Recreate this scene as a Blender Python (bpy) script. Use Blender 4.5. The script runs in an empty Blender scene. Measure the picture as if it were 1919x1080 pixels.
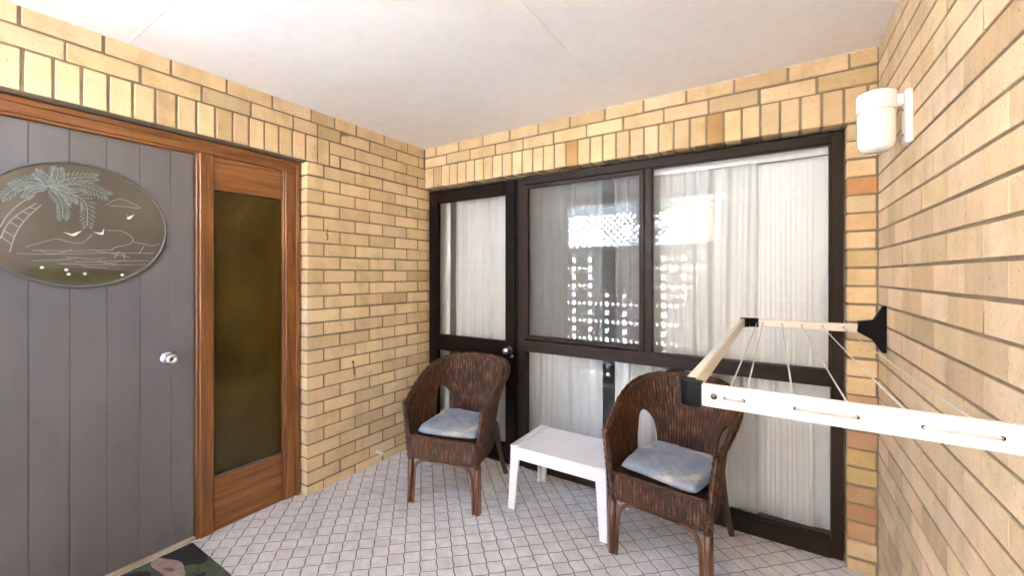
import bpy, bmesh, math, random
from mathutils import Vector, Matrix
R = math.radians
PI = math.pi
random.seed(7)
S = bpy.context.scene
COL = S.collection

# ------------------------------------------------------------------ camera, sky, sun, exposure
cam_data = bpy.data.cameras.new('camera')
cam = bpy.data.objects.new('camera', cam_data)
COL.objects.link(cam)
cam.location = (2.4977, -2.5166, 1.4022)
cam.rotation_euler = (R(90), 0, 0.5717)
cam_data.sensor_width = 36.0
cam_data.lens = 771.73 / 1919 * 36.0
cam_data.shift_y = -24.65 / 1919
cam_data.clip_start = 0.02
cam_data.clip_end = 1000
S.camera = cam

SUN_DIR = Vector((0.25, 0.75, 0.90)).normalized()      # towards the sun: behind the house
sun_el = math.asin(SUN_DIR.z)
W = bpy.data.worlds.new('World')
S.world = W
W.use_nodes = True
wn = W.node_tree
bg = wn.nodes['Background']
sky = wn.nodes.new('ShaderNodeTexSky')
sky.sky_type = 'NISHITA'
sky.sun_disc = False
sky.sun_elevation = sun_el
sky.sun_rotation = math.atan2(SUN_DIR.x, SUN_DIR.y)
sky.dust_density = 0.7
wn.links.new(sky.outputs[0], bg.inputs[0])
bg.inputs[1].default_value = 0.15
sun_data = bpy.data.lights.new('sun', 'SUN')
sun = bpy.data.objects.new('sun', sun_data)
COL.objects.link(sun)
sun_data.energy = 5.0
sun_data.angle = R(0.5)
sun_data.color = (1.0, 0.97, 0.93)
sun.rotation_euler = (-SUN_DIR).to_track_quat('-Z', 'Y').to_euler()
S.view_settings.view_transform = 'Standard'
S.view_settings.look = 'None'
S.view_settings.exposure = 6.2
S.view_settings.gamma = 1.0
S.view_settings.use_white_balance = True      # the camera's own white balance
S.view_settings.white_balance_temperature = 5800
S.view_settings.white_balance_tint = 10
S.render.engine = 'CYCLES'
S.cycles.use_denoising = True
S.cycles.max_bounces = 12
S.cycles.diffuse_bounces = 8
S.cycles.transparent_max_bounces = 24
S.cycles.sample_clamp_indirect = 6.0

# ------------------------------------------------------------------ material helpers
class NT:
    def __init__(self, name):
        self.m = bpy.data.materials.new(name)
        self.m.use_nodes = True
        self.t = self.m.node_tree
        self.p = self.t.nodes['Principled BSDF']
        self.out = self.t.nodes['Material Output']
    def n(self, typ, **kw):
        nd = self.t.nodes.new('ShaderNode' + typ)
        for k, v in kw.items():
            setattr(nd, k, v)
        return nd
    def l(self, a, b):
        self.t.links.new(a, b)
    def set(self, **kw):
        for k, v in kw.items():
            i = self.p.inputs[k.replace('_', ' ')]
            i.default_value = v + (1,) if isinstance(v, tuple) and len(v) == 3 else v
    def pos(self, scale=(1, 1, 1), obj=False):
        if obj:
            src = self.n('TexCoord').outputs['Object']
        else:
            src = self.n('NewGeometry').outputs['Position']
        mp = self.n('Mapping')
        mp.inputs['Scale'].default_value = scale
        self.l(src, mp.inputs[0])
        return mp.outputs[0]
    def noise(self, vec, scale, detail=4, rough=0.55, dist=0.0):
        nz = self.n('TexNoise')
        self.l(vec, nz.inputs['Vector'])
        nz.inputs['Scale'].default_value = scale
        nz.inputs['Detail'].default_value = detail
        nz.inputs['Roughness'].default_value = rough
        nz.inputs['Distortion'].default_value = dist
        return nz.outputs['Fac']
    def ramp(self, fac, stops):
        r = self.n('ValToRGB')
        self.l(fac, r.inputs[0])
        e = r.color_ramp.elements
        while len(e) < len(stops):
            e.new(0.5)
        for i, (p, c) in enumerate(stops):
            e[i].position = p
            e[i].color = c + (1,) if len(c) == 3 else c
        return r.outputs[0]
    def mul(self, a, b, fac=1.0, mode='MULTIPLY'):
        m = self.n('Mix', data_type='RGBA', blend_type=mode)
        m.inputs[0].default_value = fac
        self.l(a, m.inputs[6])
        if isinstance(b, tuple):
            m.inputs[7].default_value = b + (1,)
        else:
            self.l(b, m.inputs[7])
        return m.outputs[2]
    def mixf(self, fac, a, b):
        m = self.n('Mix', data_type='RGBA')
        self.l(fac, m.inputs[0])
        for s, i in ((a, 6), (b, 7)):
            if isinstance(s, tuple):
                m.inputs[i].default_value = s + (1,)
            else:
                self.l(s, m.inputs[i])
        return m.outputs[2]
    def math(self, op, a, b=None):
        m = self.n('Math', operation=op)
        for i, s in enumerate((a, b)):
            if s is None:
                continue
            if isinstance(s, (int, float)):
                m.inputs[i].default_value = s
            else:
                self.l(s, m.inputs[i])
        return m.outputs[0]
    def bump(self, h, strength=0.3, dist=0.002):
        b = self.n('Bump')
        b.inputs['Strength'].default_value = strength
        b.inputs['Distance'].default_value = dist
        self.l(h, b.inputs['Height'])
        self.l(b.outputs[0], self.p.inputs['Normal'])
    def col(self, c):
        self.l(c, self.p.inputs['Base Color'])

MAT = {}
def simple(name, c, rough=0.5, metal=0.0, var=0.12, nscale=9.0, bump=0.0, bscale=120.0, bdist=0.001, spec=0.5, coat=0.0):
    k = NT(name)
    v = k.pos()
    nz = k.noise(v, nscale)
    k.col(k.ramp(nz, [(0.25, tuple(x * (1 - var) for x in c)), (0.75, tuple(min(1, x * (1 + var)) for x in c))]))
    k.set(Roughness=rough, Metallic=metal)
    k.p.inputs['Specular IOR Level'].default_value = spec
    k.p.inputs['Coat Weight'].default_value = coat
    if bump:
        k.bump(k.noise(v, bscale, 5), bump, bdist)
    MAT[name] = k.m
    return k.m

def mat_brick():
    k = NT('brick')
    v = k.pos()
    oc = k.n('ObjectInfo')
    n1 = k.noise(v, 7.0, 3)
    n2 = k.noise(v, 55.0, 5, 0.7)
    c = k.mul(oc.outputs['Color'], k.ramp(n1, [(0.3, (0.86, 0.83, 0.79)), (0.5, (1.0, 1.0, 1.0)), (0.72, (1.08, 1.03, 0.98))]))
    c = k.mul(c, k.ramp(n2, [(0.28, (0.86, 0.84, 0.81)), (0.5, (1, 1, 1))]), 0.8)
    spots = k.noise(v, 160.0, 2)
    c = k.mul(c, k.ramp(spots, [(0.24, (0.55, 0.48, 0.4)), (0.31, (1, 1, 1))]), 0.7)
    blot = k.noise(v, 2.3, 6, 0.65, 0.4)
    c = k.mul(c, k.ramp(blot, [(0.30, (0.80, 0.74, 0.66)), (0.42, (1, 1, 1))]), 0.7)
    streak = k.noise(k.pos((9, 9, 1.1)), 1.0, 5, 0.6)
    c = k.mul(c, k.ramp(streak, [(0.34, (0.88, 0.85, 0.80)), (0.5, (1, 1, 1))]), 0.7)
    pit = k.ramp(k.noise(v, 75.0, 3, 0.6), [(0.30, (0, 0, 0)), (0.36, (1, 1, 1))])
    c = k.mul(c, k.ramp(pit, [(0.0, (0.62, 0.55, 0.46)), (1.0, (1, 1, 1))]), 0.9)
    k.col(c)
    k.set(Roughness=0.82)
    k.p.inputs['Specular IOR Level'].default_value = 0.3
    k.bump(k.math('ADD', k.noise(v, 140.0, 6, 0.7), pit), 0.4, 0.0016)
    MAT['brick'] = k.m
mat_brick()

def mat_mortar():
    k = NT('mortar')
    v = k.pos()
    n = k.noise(v, 12.0, 5)
    k.col(k.ramp(n, [(0.3, (0.185, 0.14, 0.085)), (0.7, (0.29, 0.226, 0.145))]))
    k.set(Roughness=0.95)
    k.bump(k.noise(v, 220.0, 4), 0.6, 0.002)
    MAT['mortar'] = k.m
mat_mortar()

def mat_brickwork():      # far wall seen only as a reflection
    k = NT('brickwork')
    v = k.pos()
    sep = k.n('SeparateXYZ')
    k.l(v, sep.inputs[0])
    cb = k.n('CombineXYZ')
    k.l(k.math('ADD', sep.outputs[0], sep.outputs[1]), cb.inputs[0])
    k.l(sep.outputs[2], cb.inputs[1])
    b = k.n('TexBrick')
    k.l(cb.outputs[0], b.inputs['Vector'])
    b.inputs['Color1'].default_value = (0.55, 0.40, 0.22, 1)
    b.inputs['Color2'].default_value = (0.48, 0.34, 0.18, 1)
    b.inputs['Mortar'].default_value = (0.2, 0.16, 0.11, 1)
    b.inputs['Scale'].default_value = 1.0
    b.inputs['Mortar Size'].default_value = 0.005
    b.inputs['Brick Width'].default_value = 0.24
    b.inputs['Row Height'].default_value = 0.086
    k.col(b.outputs[0])
    k.set(Roughness=0.9)
    MAT['brickwork'] = k.m
mat_brickwork()

def mat_timber(name, scale, c0, c1, c2):
    k = NT(name)
    v = k.pos(scale)
    n = k.noise(v, 1.0, 7, 0.6, 1.2)
    n2 = k.noise(v, 4.0, 4, 0.6, 0.6)
    c = k.ramp(n, [(0.25, c0), (0.5, c1), (0.75, c2)])
    c = k.mul(c, k.ramp(n2, [(0.3, (0.72, 0.68, 0.62)), (0.6, (1, 1, 1))]), 0.7)
    k.col(c)
    k.set(Roughness=0.38)
    k.bump(n2, 0.12, 0.001)
    k.p.inputs['Coat Weight'].default_value = 0.25
    k.p.inputs['Coat Roughness'].default_value = 0.25
    MAT[name] = k.m
TC = ((0.085, 0.028, 0.006), (0.205, 0.074, 0.015), (0.36, 0.155, 0.038))
mat_timber('timber_upright', (28, 28, 1.6), *TC)
mat_timber('timber_rail', (28, 1.6, 28), *TC)
mat_timber('pale_timber', (20, 1.5, 20), (0.42, 0.32, 0.2), (0.5, 0.4, 0.27), (0.58, 0.47, 0.33))

def mat_ceiling():
    k = NT('ceiling_paint')
    v = k.pos()
    n = k.noise(v, 1.7, 4, 0.6)
    n2 = k.noise(v, 16.0, 5, 0.6)
    c = k.ramp(n, [(0.3, (0.77, 0.755, 0.745)), (0.7, (0.83, 0.815, 0.805))])
    c = k.mul(c, k.ramp(n2, [(0.3, (0.94, 0.93, 0.92)), (0.55, (1, 1, 1))]), 0.7)
    k.col(c)
    k.set(Roughness=0.6)
    flake = k.ramp(k.noise(v, 9.0, 6, 0.75, 0.8), [(0.66, (0, 0, 0)), (0.685, (1, 1, 1))])
    h = k.math('ADD', k.math('MULTIPLY', n2, 0.6), flake)
    k.bump(h, 0.25, 0.003)
    MAT['ceiling_paint'] = k.m
mat_ceiling()

def mat_door():
    k = NT('grey_door_paint')
    v = k.pos()
    n = k.noise(v, 2.2, 4)
    scuff = k.ramp(k.noise(k.pos((3, 3, 1.2)), 2.5, 7, 0.7, 0.8), [(0.30, (0.88, 0.87, 0.85)), (0.44, (1, 1, 1))])
    k.col(k.mul(k.ramp(n, [(0.3, (0.124, 0.114, 0.109)), (0.7, (0.150, 0.138, 0.132))]), scuff, 0.8))
    k.set(Roughness=0.5)
    k.bump(k.noise(k.pos((120, 120, 4)), 1.0, 4), 0.12, 0.0008)
    MAT['grey_door_paint'] = k.m
mat_door()

def mat_tile():
    k = NT('floor_tile')
    v = k.pos()
    oi = k.n('ObjectInfo')
    n = k.noise(v, 26.0, 5, 0.65, 0.6)
    n2 = k.noise(v, 1.3, 3)
    n3 = k.noise(v, 12.6, 1)
    c = k.ramp(n, [(0.28, (0.60, 0.58, 0.565)), (0.5, (0.71, 0.69, 0.68)), (0.75, (0.78, 0.765, 0.755))])
    c = k.mul(c, k.ramp(n3, [(0.3, (0.86, 0.85, 0.83)), (0.65, (1.04, 1.02, 1.02))]))
    c = k.mul(c, k.ramp(n2, [(0.3, (0.84, 0.82, 0.79)), (0.6, (1, 1, 1))]))
    spot = k.noise(v, 4.5, 7, 0.7, 0.5)
    c = k.mul(c, k.ramp(spot, [(0.28, (0.72, 0.68, 0.63)), (0.40, (1, 1, 1))]), 0.8)
    k.col(c)
    r = k.ramp(n, [(0.2, (0.30, 0.30, 0.30)), (0.8, (0.48, 0.48, 0.48))])
    k.l(r, k.p.inputs['Roughness'])
    k.bump(k.noise(v, 60.0, 3), 0.12, 0.0012)
    MAT['floor_tile'] = k.m
mat_tile()
simple('grout', (0.11, 0.098, 0.09), 0.95, var=0.3, nscale=6)
simple('brown_aluminium', (0.029, 0.018, 0.0125), 0.4, var=0.15, nscale=3, metal=0.0, spec=0.16)
simple('brown_door_paint', (0.012, 0.007, 0.005), 0.4, var=0.15, nscale=3, spec=0.12)
simple('black_rubber', (0.006, 0.006, 0.006), 0.6, spec=0.15)
simple('black_plastic', (0.005, 0.0052, 0.006), 0.5, spec=0.12, bump=0.08, bscale=300)
simple('white_plastic', (0.78, 0.775, 0.765), 0.42, var=0.03, bump=0.05, bscale=90)
simple('white_metal', (0.78, 0.77, 0.75), 0.38, var=0.03)
simple('ivory_metal', (0.70, 0.65, 0.535), 0.34, var=0.03)
simple('line_cord', (0.62, 0.59, 0.54), 0.7, var=0.1)
simple('loop_cord', (0.34, 0.325, 0.30), 0.8, var=0.2, nscale=80)
simple('steel', (0.68, 0.68, 0.68), 0.16, metal=1.0, var=0.05)
simple('dark_steel', (0.12, 0.11, 0.10), 0.4, metal=0.8)
simple('rusty_steel', (0.10, 0.075, 0.06), 0.7, metal=0.3, var=0.4, nscale=90)
simple('room_paint', (0.62, 0.60, 0.55), 0.8, var=0.04)
simple('room_carpet', (0.16, 0.15, 0.14), 0.95)
simple('concrete', (0.42, 0.415, 0.405), 0.9, var=0.2, nscale=2.5, bump=0.3, bscale=60)
simple('block_paint', (0.66, 0.65, 0.62), 0.8, var=0.06, bump=0.2, bscale=80)
simple('render_paint', (0.78, 0.77, 0.75), 0.85, var=0.08, nscale=1.2, bump=0.2, bscale=70)
simple('roof_tile', (0.22, 0.10, 0.06), 0.8, var=0.3, nscale=5)
simple('bark', (0.11, 0.085, 0.06), 0.9, var=0.4, nscale=18, bump=0.5, bscale=50, bdist=0.01)
simple('leaf', (0.055, 0.105, 0.028), 0.55, var=0.45, nscale=3.0)
simple('skin', (0.45, 0.27, 0.19), 0.55, var=0.05)
simple('hair', (0.03, 0.02, 0.015), 0.5)
simple('shirt', (0.05, 0.055, 0.07), 0.85)
simple('trousers', (0.03, 0.032, 0.04), 0.85)
simple('lamp_white', (0.80, 0.79, 0.77), 0.28, var=0.02, coat=0.2)

def mat_lamp_glass():
    k = NT('opal_glass')
    k.set(Base_Color=(0.82, 0.82, 0.80), Roughness=0.16)
    k.p.inputs['Subsurface Weight'].default_value = 0.35
    k.p.inputs['Subsurface Radius'].default_value = (0.02, 0.02, 0.02)
    k.p.inputs['Coat Weight'].default_value = 0.5
    k.p.inputs['Coat Roughness'].default_value = 0.05
    MAT['opal_glass'] = k.m
mat_lamp_glass()

def mat_clear_glass():
    k = NT('clear_glass')
    tr = k.n('BsdfTransparent')
    tr.inputs[0].default_value = (0.99, 0.995, 0.99, 1)
    gl = k.n('BsdfGlossy')
    gl.inputs['Roughness'].default_value = 0.004
    gl.inputs['Color'].default_value = (1, 1, 1, 1)
    fr = k.n('Fresnel')
    fr.inputs[0].default_value = 1.315
    mx = k.n('MixShader')
    k.l(fr.outputs[0], mx.inputs[0])
    k.l(tr.outputs[0], mx.inputs[1])
    k.l(gl.outputs[0], mx.inputs[2])
    k.l(mx.outputs[0], k.out.inputs[0])
    MAT['clear_glass'] = k.m
mat_clear_glass()

def mat_screen():
    k = NT('insect_mesh')
    tr = k.n('BsdfTransparent')
    df = k.n('BsdfDiffuse')
    df.inputs[0].default_value = (0.13, 0.13, 0.135, 1)
    mx = k.n('MixShader')
    mx.inputs[0].default_value = 0.27
    k.l(tr.outputs[0], mx.inputs[1])
    k.l(df.outputs[0], mx.inputs[2])
    k.l(mx.outputs[0], k.out.inputs[0])
    MAT['insect_mesh'] = k.m
mat_screen()

def mat_amber():
    k = NT('amber_glass')
    v = k.pos((1, 1, 1))
    n = k.noise(k.pos((60, 60, 22)), 1.0, 3, 0.5, 0.8)
    n2 = k.noise(v, 3.0, 3)
    k.col(k.ramp(n2, [(0.3, (0.036, 0.021, 0.002)), (0.7, (0.074, 0.046, 0.005))]))
    k.set(Roughness=0.14)
    k.p.inputs['Transmission Weight'].default_value = 0.0
    k.bump(n, 0.32, 0.003)
    MAT['amber_glass'] = k.m
mat_amber()

def mat_curtain(name, c, trans, tp):
    k = NT(name)
    df = k.n('BsdfDiffuse')
    df.inputs[0].default_value = c + (1,)
    tl = k.n('BsdfTranslucent')
    tl.inputs[0].default_value = c + (1,)
    t = k.n('BsdfTransparent')
    a = k.n('MixShader')
    a.inputs[0].default_value = trans
    b = k.n('MixShader')
    b.inputs[0].default_value = tp
    k.l(df.outputs[0], a.inputs[1])
    k.l(tl.outputs[0], a.inputs[2])
    k.l(a.outputs[0], b.inputs[1])
    k.l(t.outputs[0], b.inputs[2])
    k.l(b.outputs[0], k.out.inputs[0])
    MAT[name] = k.m
mat_curtain('sheer_white', (0.83, 0.822, 0.805), 0.18, 0.14)
mat_curtain('lining_white', (0.82, 0.815, 0.80), 0.10, 0.0)

def mat_wicker():
    k = NT('wicker')
    uv = k.n('UVMap').outputs[0]
    sep = k.n('SeparateXYZ')
    k.l(uv, sep.inputs[0])
    su = k.math('SINE', k.math('MULTIPLY', sep.outputs[0], 2 * PI / 0.030))
    sv = k.math('SINE', k.math('MULTIPLY', sep.outputs[1], 2 * PI / 0.011))
    w = k.math('MULTIPLY', su, sv)
    v = k.pos()
    n = k.noise(v, 45.0, 4, 0.6)
    n2 = k.noise(v, 7.0, 3)
    mp = k.n('Mapping')
    mp.inputs['Scale'].default_value = (70, 14, 1)
    k.l(uv, mp.inputs[0])
    n3 = k.noise(mp.outputs[0], 1.0, 3)
    c = k.ramp(n3, [(0.25, (0.028, 0.0115, 0.0055)), (0.5, (0.082, 0.035, 0.016)), (0.8, (0.29, 0.15, 0.078))])
    c = k.mul(c, k.ramp(n2, [(0.3, (0.72, 0.7, 0.7)), (0.65, (1.1, 1.05, 1.0))]))
    h = k.math('ADD', k.math('MULTIPLY', w, 0.5), k.math('MULTIPLY', n, 0.6))
    wr = k.ramp(k.math('ADD', k.math('MULTIPLY', w, 0.5), 0.5), [(0.1, (0.5, 0.48, 0.46)), (0.6, (1, 1, 1))])
    stk = k.math('COSINE', k.math('MULTIPLY', sep.outputs[0], 2 * PI / 0.0152))
    sr = k.ramp(k.math('ADD', k.math('MULTIPLY', stk, 0.5), 0.5), [(0.05, (0.45, 0.42, 0.40)), (0.55, (1.0, 1.0, 1.0)), (0.95, (1.35, 1.3, 1.25))])  # shade in valleys and highlight on crests painted into the stake colour
    k.col(k.mul(k.mul(c, wr), sr))
    k.set(Roughness=0.42)
    k.p.inputs['Specular IOR Level'].default_value = 0.32
    k.bump(h, 0.8, 0.003)
    MAT['wicker'] = k.m
mat_wicker()

def mat_cane(name, cs):
    k = NT(name)
    v = k.pos((14, 14, 3))
    n = k.noise(v, 1.6, 5, 0.6)
    k.col(k.ramp(n, [(0.3, cs[0]), (0.55, cs[1]), (0.78, cs[2])]))
    k.set(Roughness=0.3)
    k.p.inputs['Coat Weight'].default_value = 0.3
    MAT[name] = k.m
mat_cane('cane', ((0.05, 0.018, 0.009), (0.13, 0.05, 0.02), (0.27, 0.12, 0.05)))
mat_cane('dark_cane', ((0.03, 0.012, 0.008), (0.07, 0.028, 0.016), (0.14, 0.06, 0.035)))

def mat_cushion():
    k = NT('blue_cotton')
    v = k.pos(obj=True)
    n = k.noise(v, 5.0, 3, 0.5, 0.5)
    n2 = k.noise(v, 60.0, 4)
    c = k.ramp(n, [(0.35, (0.195, 0.232, 0.285)), (0.50, (0.265, 0.30, 0.345)), (0.585, (0.30, 0.32, 0.345)), (0.63, (0.50, 0.46, 0.37))])
    c = k.mul(c, k.ramp(n2, [(0.3, (0.86, 0.86, 0.88)), (0.6, (1, 1, 1))]))
    k.col(c)
    k.set(Roughness=0.92)
    k.p.inputs['Sheen Weight'].default_value = 0.2
    k.bump(k.noise(v, 350.0, 2), 0.3, 0.0008)
    MAT['blue_cotton'] = k.m
mat_cushion()

def mat_plaque():
    k = NT('bronze_mirror')
    v = k.pos()
    n = k.noise(v, 3.5, 3)
    k.col(k.ramp(n, [(0.3, (0.060, 0.052, 0.040)), (0.7, (0.105, 0.088, 0.062))]))
    k.set(Roughness=0.13)
    k.p.inputs['Specular IOR Level'].default_value = 0.9
    MAT['bronze_mirror'] = k.m
mat_plaque()
simple('etched_line', (0.30, 0.295, 0.27), 0.6, var=0.2, nscale=40)
simple('etched_leaf', (0.095, 0.122, 0.092), 0.5, var=0.45, nscale=45)
simple('etched_white', (0.8, 0.78, 0.72), 0.5, var=0.03)
simple('etched_sand', (0.055, 0.045, 0.014), 0.35, var=0.35, nscale=20)
simple('crack_shadow', (0.58, 0.56, 0.54), 0.9)
simple('pewter', (0.16, 0.155, 0.145), 0.35, metal=0.5)
for nm, cc in (('mat_dark', (0.020, 0.016, 0.013)), ('mat_green', (0.075, 0.088, 0.058)), ('mat_leaf', (0.085, 0.11, 0.05)),
               ('mat_terracotta', (0.26, 0.10, 0.055)), ('mat_pink', (0.36, 0.25, 0.20)), ('mat_brown', (0.15, 0.085, 0.05))):
    simple(nm, cc, 0.95, var=0.35, nscale=30, bump=0.9, bscale=420, bdist=0.003)

# ------------------------------------------------------------------ mesh helpers
class MB:
    def __init__(self):
        self.v, self.f, self.uv = [], [], None
    def add(self, v, f):
        o = len(self.v)
        self.v += [tuple(p) for p in v]
        self.f += [tuple(i + o for i in q) for q in f]
        return self
    def box(self, a, b, c=0.0):
        """box from corner a to corner b with chamfer c"""
        a = Vector(a); b = Vector(b)
        lo = Vector([min(a[i], b[i]) for i in range(3)]); hi = Vector([max(a[i], b[i]) for i in range(3)])
        ctr = (lo + hi) / 2; h = (hi - lo) / 2
        c = min(c, min(h) * 0.45)
        if c <= 0:
            vs = [ctr + Vector((x * h.x, y * h.y, z * h.z)) for x in (-1, 1) for y in (-1, 1) for z in (-1, 1)]
            fs = [(0, 1, 3, 2), (4, 6, 7, 5), (0, 4, 5, 1), (2, 3, 7, 6), (0, 2, 6, 4), (1, 5, 7, 3)]
            return self.add(vs, fs)
        vs, ix = [], {}
        for x in (-1, 1):
            for y in (-1, 1):
                for z in (-1, 1):
                    for ax in range(3):
                        d = [h.x - c, h.y - c, h.z - c]
                        d[ax] = h[ax]
                        ix[(x, y, z, ax)] = len(vs)
                        vs.append(ctr + Vector((x * d[0], y * d[1], z * d[2])))
        fs = []
        I = ix
        for s in (-1, 1):
            q = [I[(s, -1, -1, 0)], I[(s, 1, -1, 0)], I[(s, 1, 1, 0)], I[(s, -1, 1, 0)]]
            fs.append(q if s > 0 else q[::-1])
            q = [I[(-1, s, -1, 1)], I[(-1, s, 1, 1)], I[(1, s, 1, 1)], I[(1, s, -1, 1)]]
            fs.append(q if s > 0 else q[::-1])
            q = [I[(-1, -1, s, 2)], I[(1, -1, s, 2)], I[(1, 1, s, 2)], I[(-1, 1, s, 2)]]
            fs.append(q if s > 0 else q[::-1])
        for a1 in (-1, 1):
            for b1 in (-1, 1):
                q = [I[(a1, b1, -1, 0)], I[(a1, b1, -1, 1)], I[(a1, b1, 1, 1)], I[(a1, b1, 1, 0)]]
                fs.append(q if a1 * b1 > 0 else q[::-1])
                q = [I[(a1, -1, b1, 0)], I[(a1, 1, b1, 0)], I[(a1, 1, b1, 2)], I[(a1, -1, b1, 2)]]
                fs.append(q if a1 * b1 > 0 else q[::-1])
                q = [I[(-1, a1, b1, 1)], I[(-1, a1, b1, 2)], I[(1, a1, b1, 2)], I[(1, a1, b1, 1)]]
                fs.append(q if a1 * b1 > 0 else q[::-1])
        for x in (-1, 1):
            for y in (-1, 1):
                for z in (-1, 1):
                    q = [I[(x, y, z, 0)], I[(x, y, z, 1)], I[(x, y, z, 2)]]
                    fs.append(q if x * y * z > 0 else q[::-1])
        return self.add(vs, fs)
    def tube(self, pts, r, n=10, cap=True, mod=None, closed=False):
        pts = [Vector(p) for p in pts]
        m = len(pts)
        rs = r if isinstance(r, (list, tuple)) else [r] * m
        vs, fs = [], []
        prev = None
        for i, p in enumerate(pts):
            if closed:
                t = pts[(i + 1) % m] - pts[i - 1]
            else:
                t = pts[min(i + 1, m - 1)] - pts[max(i - 1, 0)]
            t.normalize()
            if prev is None:
                u = t.orthogonal().normalized()
                if abs(t.z) < 0.9:
                    u = t.cross(Vector((0, 0, 1))).normalized()
            else:
                u = (prev - t * prev.dot(t)).normalized()
            prev = u
            w = t.cross(u)
            for j in range(n):
                a = 2 * PI * j / n
                rr = rs[i] * (1 + (mod(i, a) if mod else 0))
                vs.append(p + u * math.cos(a) * rr + w * math.sin(a) * rr)
        for i in range(m if closed else m - 1):
            for j in range(n):
                k = (i + 1) % m
                fs.append((i * n + j, i * n + (j + 1) % n, k * n + (j + 1) % n, k * n + j))
        if cap and not closed:
            fs.append(tuple(range(n))[::-1])
            fs.append(tuple((m - 1) * n + j for j in range(n)))
        return self.add(vs, fs)
    def lathe(self, prof, n=32, origin=(0, 0, 0), axis='z'):
        vs, fs = [], []
        o = Vector(origin)
        m = len(prof)
        for r, z in prof:
            for j in range(n):
                a = 2 * PI * j / n
                x, y = r * math.cos(a), r * math.sin(a)
                if axis == 'z':
                    q = Vector((x, y, z))
                elif axis == 'x':
                    q = Vector((z, x, y))
                else:
                    q = Vector((y, z, x))
                vs.append(o + q)
        for i in range(m - 1):
            for j in range(n):
                fs.append((i * n + j, i * n + (j + 1) % n, (i + 1) * n + (j + 1) % n, (i + 1) * n + j))
        if prof[0][0] > 1e-6:
            fs.append(tuple(range(n))[::-1])
        if prof[-1][0] > 1e-6:
            fs.append(tuple((m - 1) * n + j for j in range(n)))
        return self.add(vs, fs)
    def prism(self, poly, axis, a, b):
        """poly of 2D points extruded along axis (0,1,2) from a to b"""
        def p3(q, h):
            l = list(q)
            l.insert(axis, h)
            return tuple(l)
        n = len(poly)
        vs = [p3(q, a) for q in poly] + [p3(q, b) for q in poly]
        fs = [tuple(range(n))[::-1], tuple(range(n, 2 * n))]
        fs += [(i, (i + 1) % n, n + (i + 1) % n, n + i) for i in range(n)]
        return self.add(vs, fs)
    def ribbon(self, pts, w, x, d):
        """flat strip on a plane x = const: pts are (y, z), width w, depth d"""
        P = [Vector((p[0], p[1])) for p in pts]
        L, Rr = [], []
        for i, p in enumerate(P):
            t = (P[min(i + 1, len(P) - 1)] - P[max(i - 1, 0)]).normalized()
            nn = Vector((-t.y, t.x)) * w / 2
            L.append(p + nn); Rr.append(p - nn)
        poly = L + Rr[::-1]
        n = len(P)
        vs = [(x, q.x, q.y) for q in poly] + [(x + d, q.x, q.y) for q in poly]
        N = len(poly)
        fs = []
        for i in range(n - 1):
            j, k = N - 1 - i, N - 2 - i
            fs.append((i + N, j + N, k + N, i + 1 + N))
        for i in range(N):
            fs.append((i, (i + 1) % N, N + (i + 1) % N, N + i))
        return self.add(vs, fs)
    def mesh(self, name, mat=None, smooth=False, fix=True):
        me = bpy.data.meshes.new(name)
        me.from_pydata(self.v, [], self.f)
        if fix:
            bm = bmesh.new(); bm.from_mesh(me)
            bmesh.ops.recalc_face_normals(bm, faces=bm.faces)
            bm.to_mesh(me); bm.free()
        if smooth:
            me.polygons.foreach_set('use_smooth', [True] * len(me.polygons))
        if mat:
            me.materials.append(MAT[mat])
        me.update()
        return me
    def obj(self, name, mat, parent=None, smooth=False, fix=True):
        return link(name, self.mesh(name, mat, smooth, fix), parent)

def link(name, me, parent=None, loc=None, rz=0.0):
    o = bpy.data.objects.new(name, me)
    COL.objects.link(o)
    if parent is not None:
        o.parent = parent
    if loc is not None:
        o.location = loc
    if rz:
        o.rotation_euler.z = rz
    return o

def empty(name, loc=(0, 0, 0), rz=0.0):
    o = bpy.data.objects.new(name, None)
    o.empty_display_size = 0.1
    COL.objects.link(o)
    o.location = loc
    o.rotation_euler.z = rz
    return o

def tag(o, label, cat, group=None):
    o['label'] = label
    o['category'] = cat
    if group:
        o['group'] = group
    return o

def box(name, a, b, mat, parent=None, c=0.0):
    return MB().box(a, b, c).obj(name, mat, parent)

def structure(o):
    o['kind'] = 'structure'
    return o

def stuff(o):
    o['kind'] = 'stuff'
    return o

def catmull(P, n=8):
    P = [Vector(p) for p in P]
    out = []
    for i in range(len(P) - 1):
        p0, p1, p2, p3 = P[max(i - 1, 0)], P[i], P[i + 1], P[min(i + 2, len(P) - 1)]
        for k in range(n):
            t = k / n
            out.append(0.5 * ((2 * p1) + (p2 - p0) * t + (2 * p0 - 5 * p1 + 4 * p2 - p3) * t * t + (3 * p1 - p0 - 3 * p2 + p3) * t ** 3))
    out.append(P[-1])
    return out

# ------------------------------------------------------------------ dimensions of the place
WID = 2.892          # width of the porch
CEIL = 2.46
QUOIN = -1.028       # end of the brick wall beside the entry
SCREEN_Y = -2.68     # breeze block wall behind the camera
def zj(k):
    return 0.0596 + 0.086 * k
J = 0.005            # half a mortar joint

# ------------------------------------------------------------------ ground, floor
g = MB().add([(-300, -300, -0.06), (300, -300, -0.06), (300, 300, -0.06), (-300, 300, -0.06)], [(0, 1, 2, 3)])
structure(g.obj('ground', 'concrete'))

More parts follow.
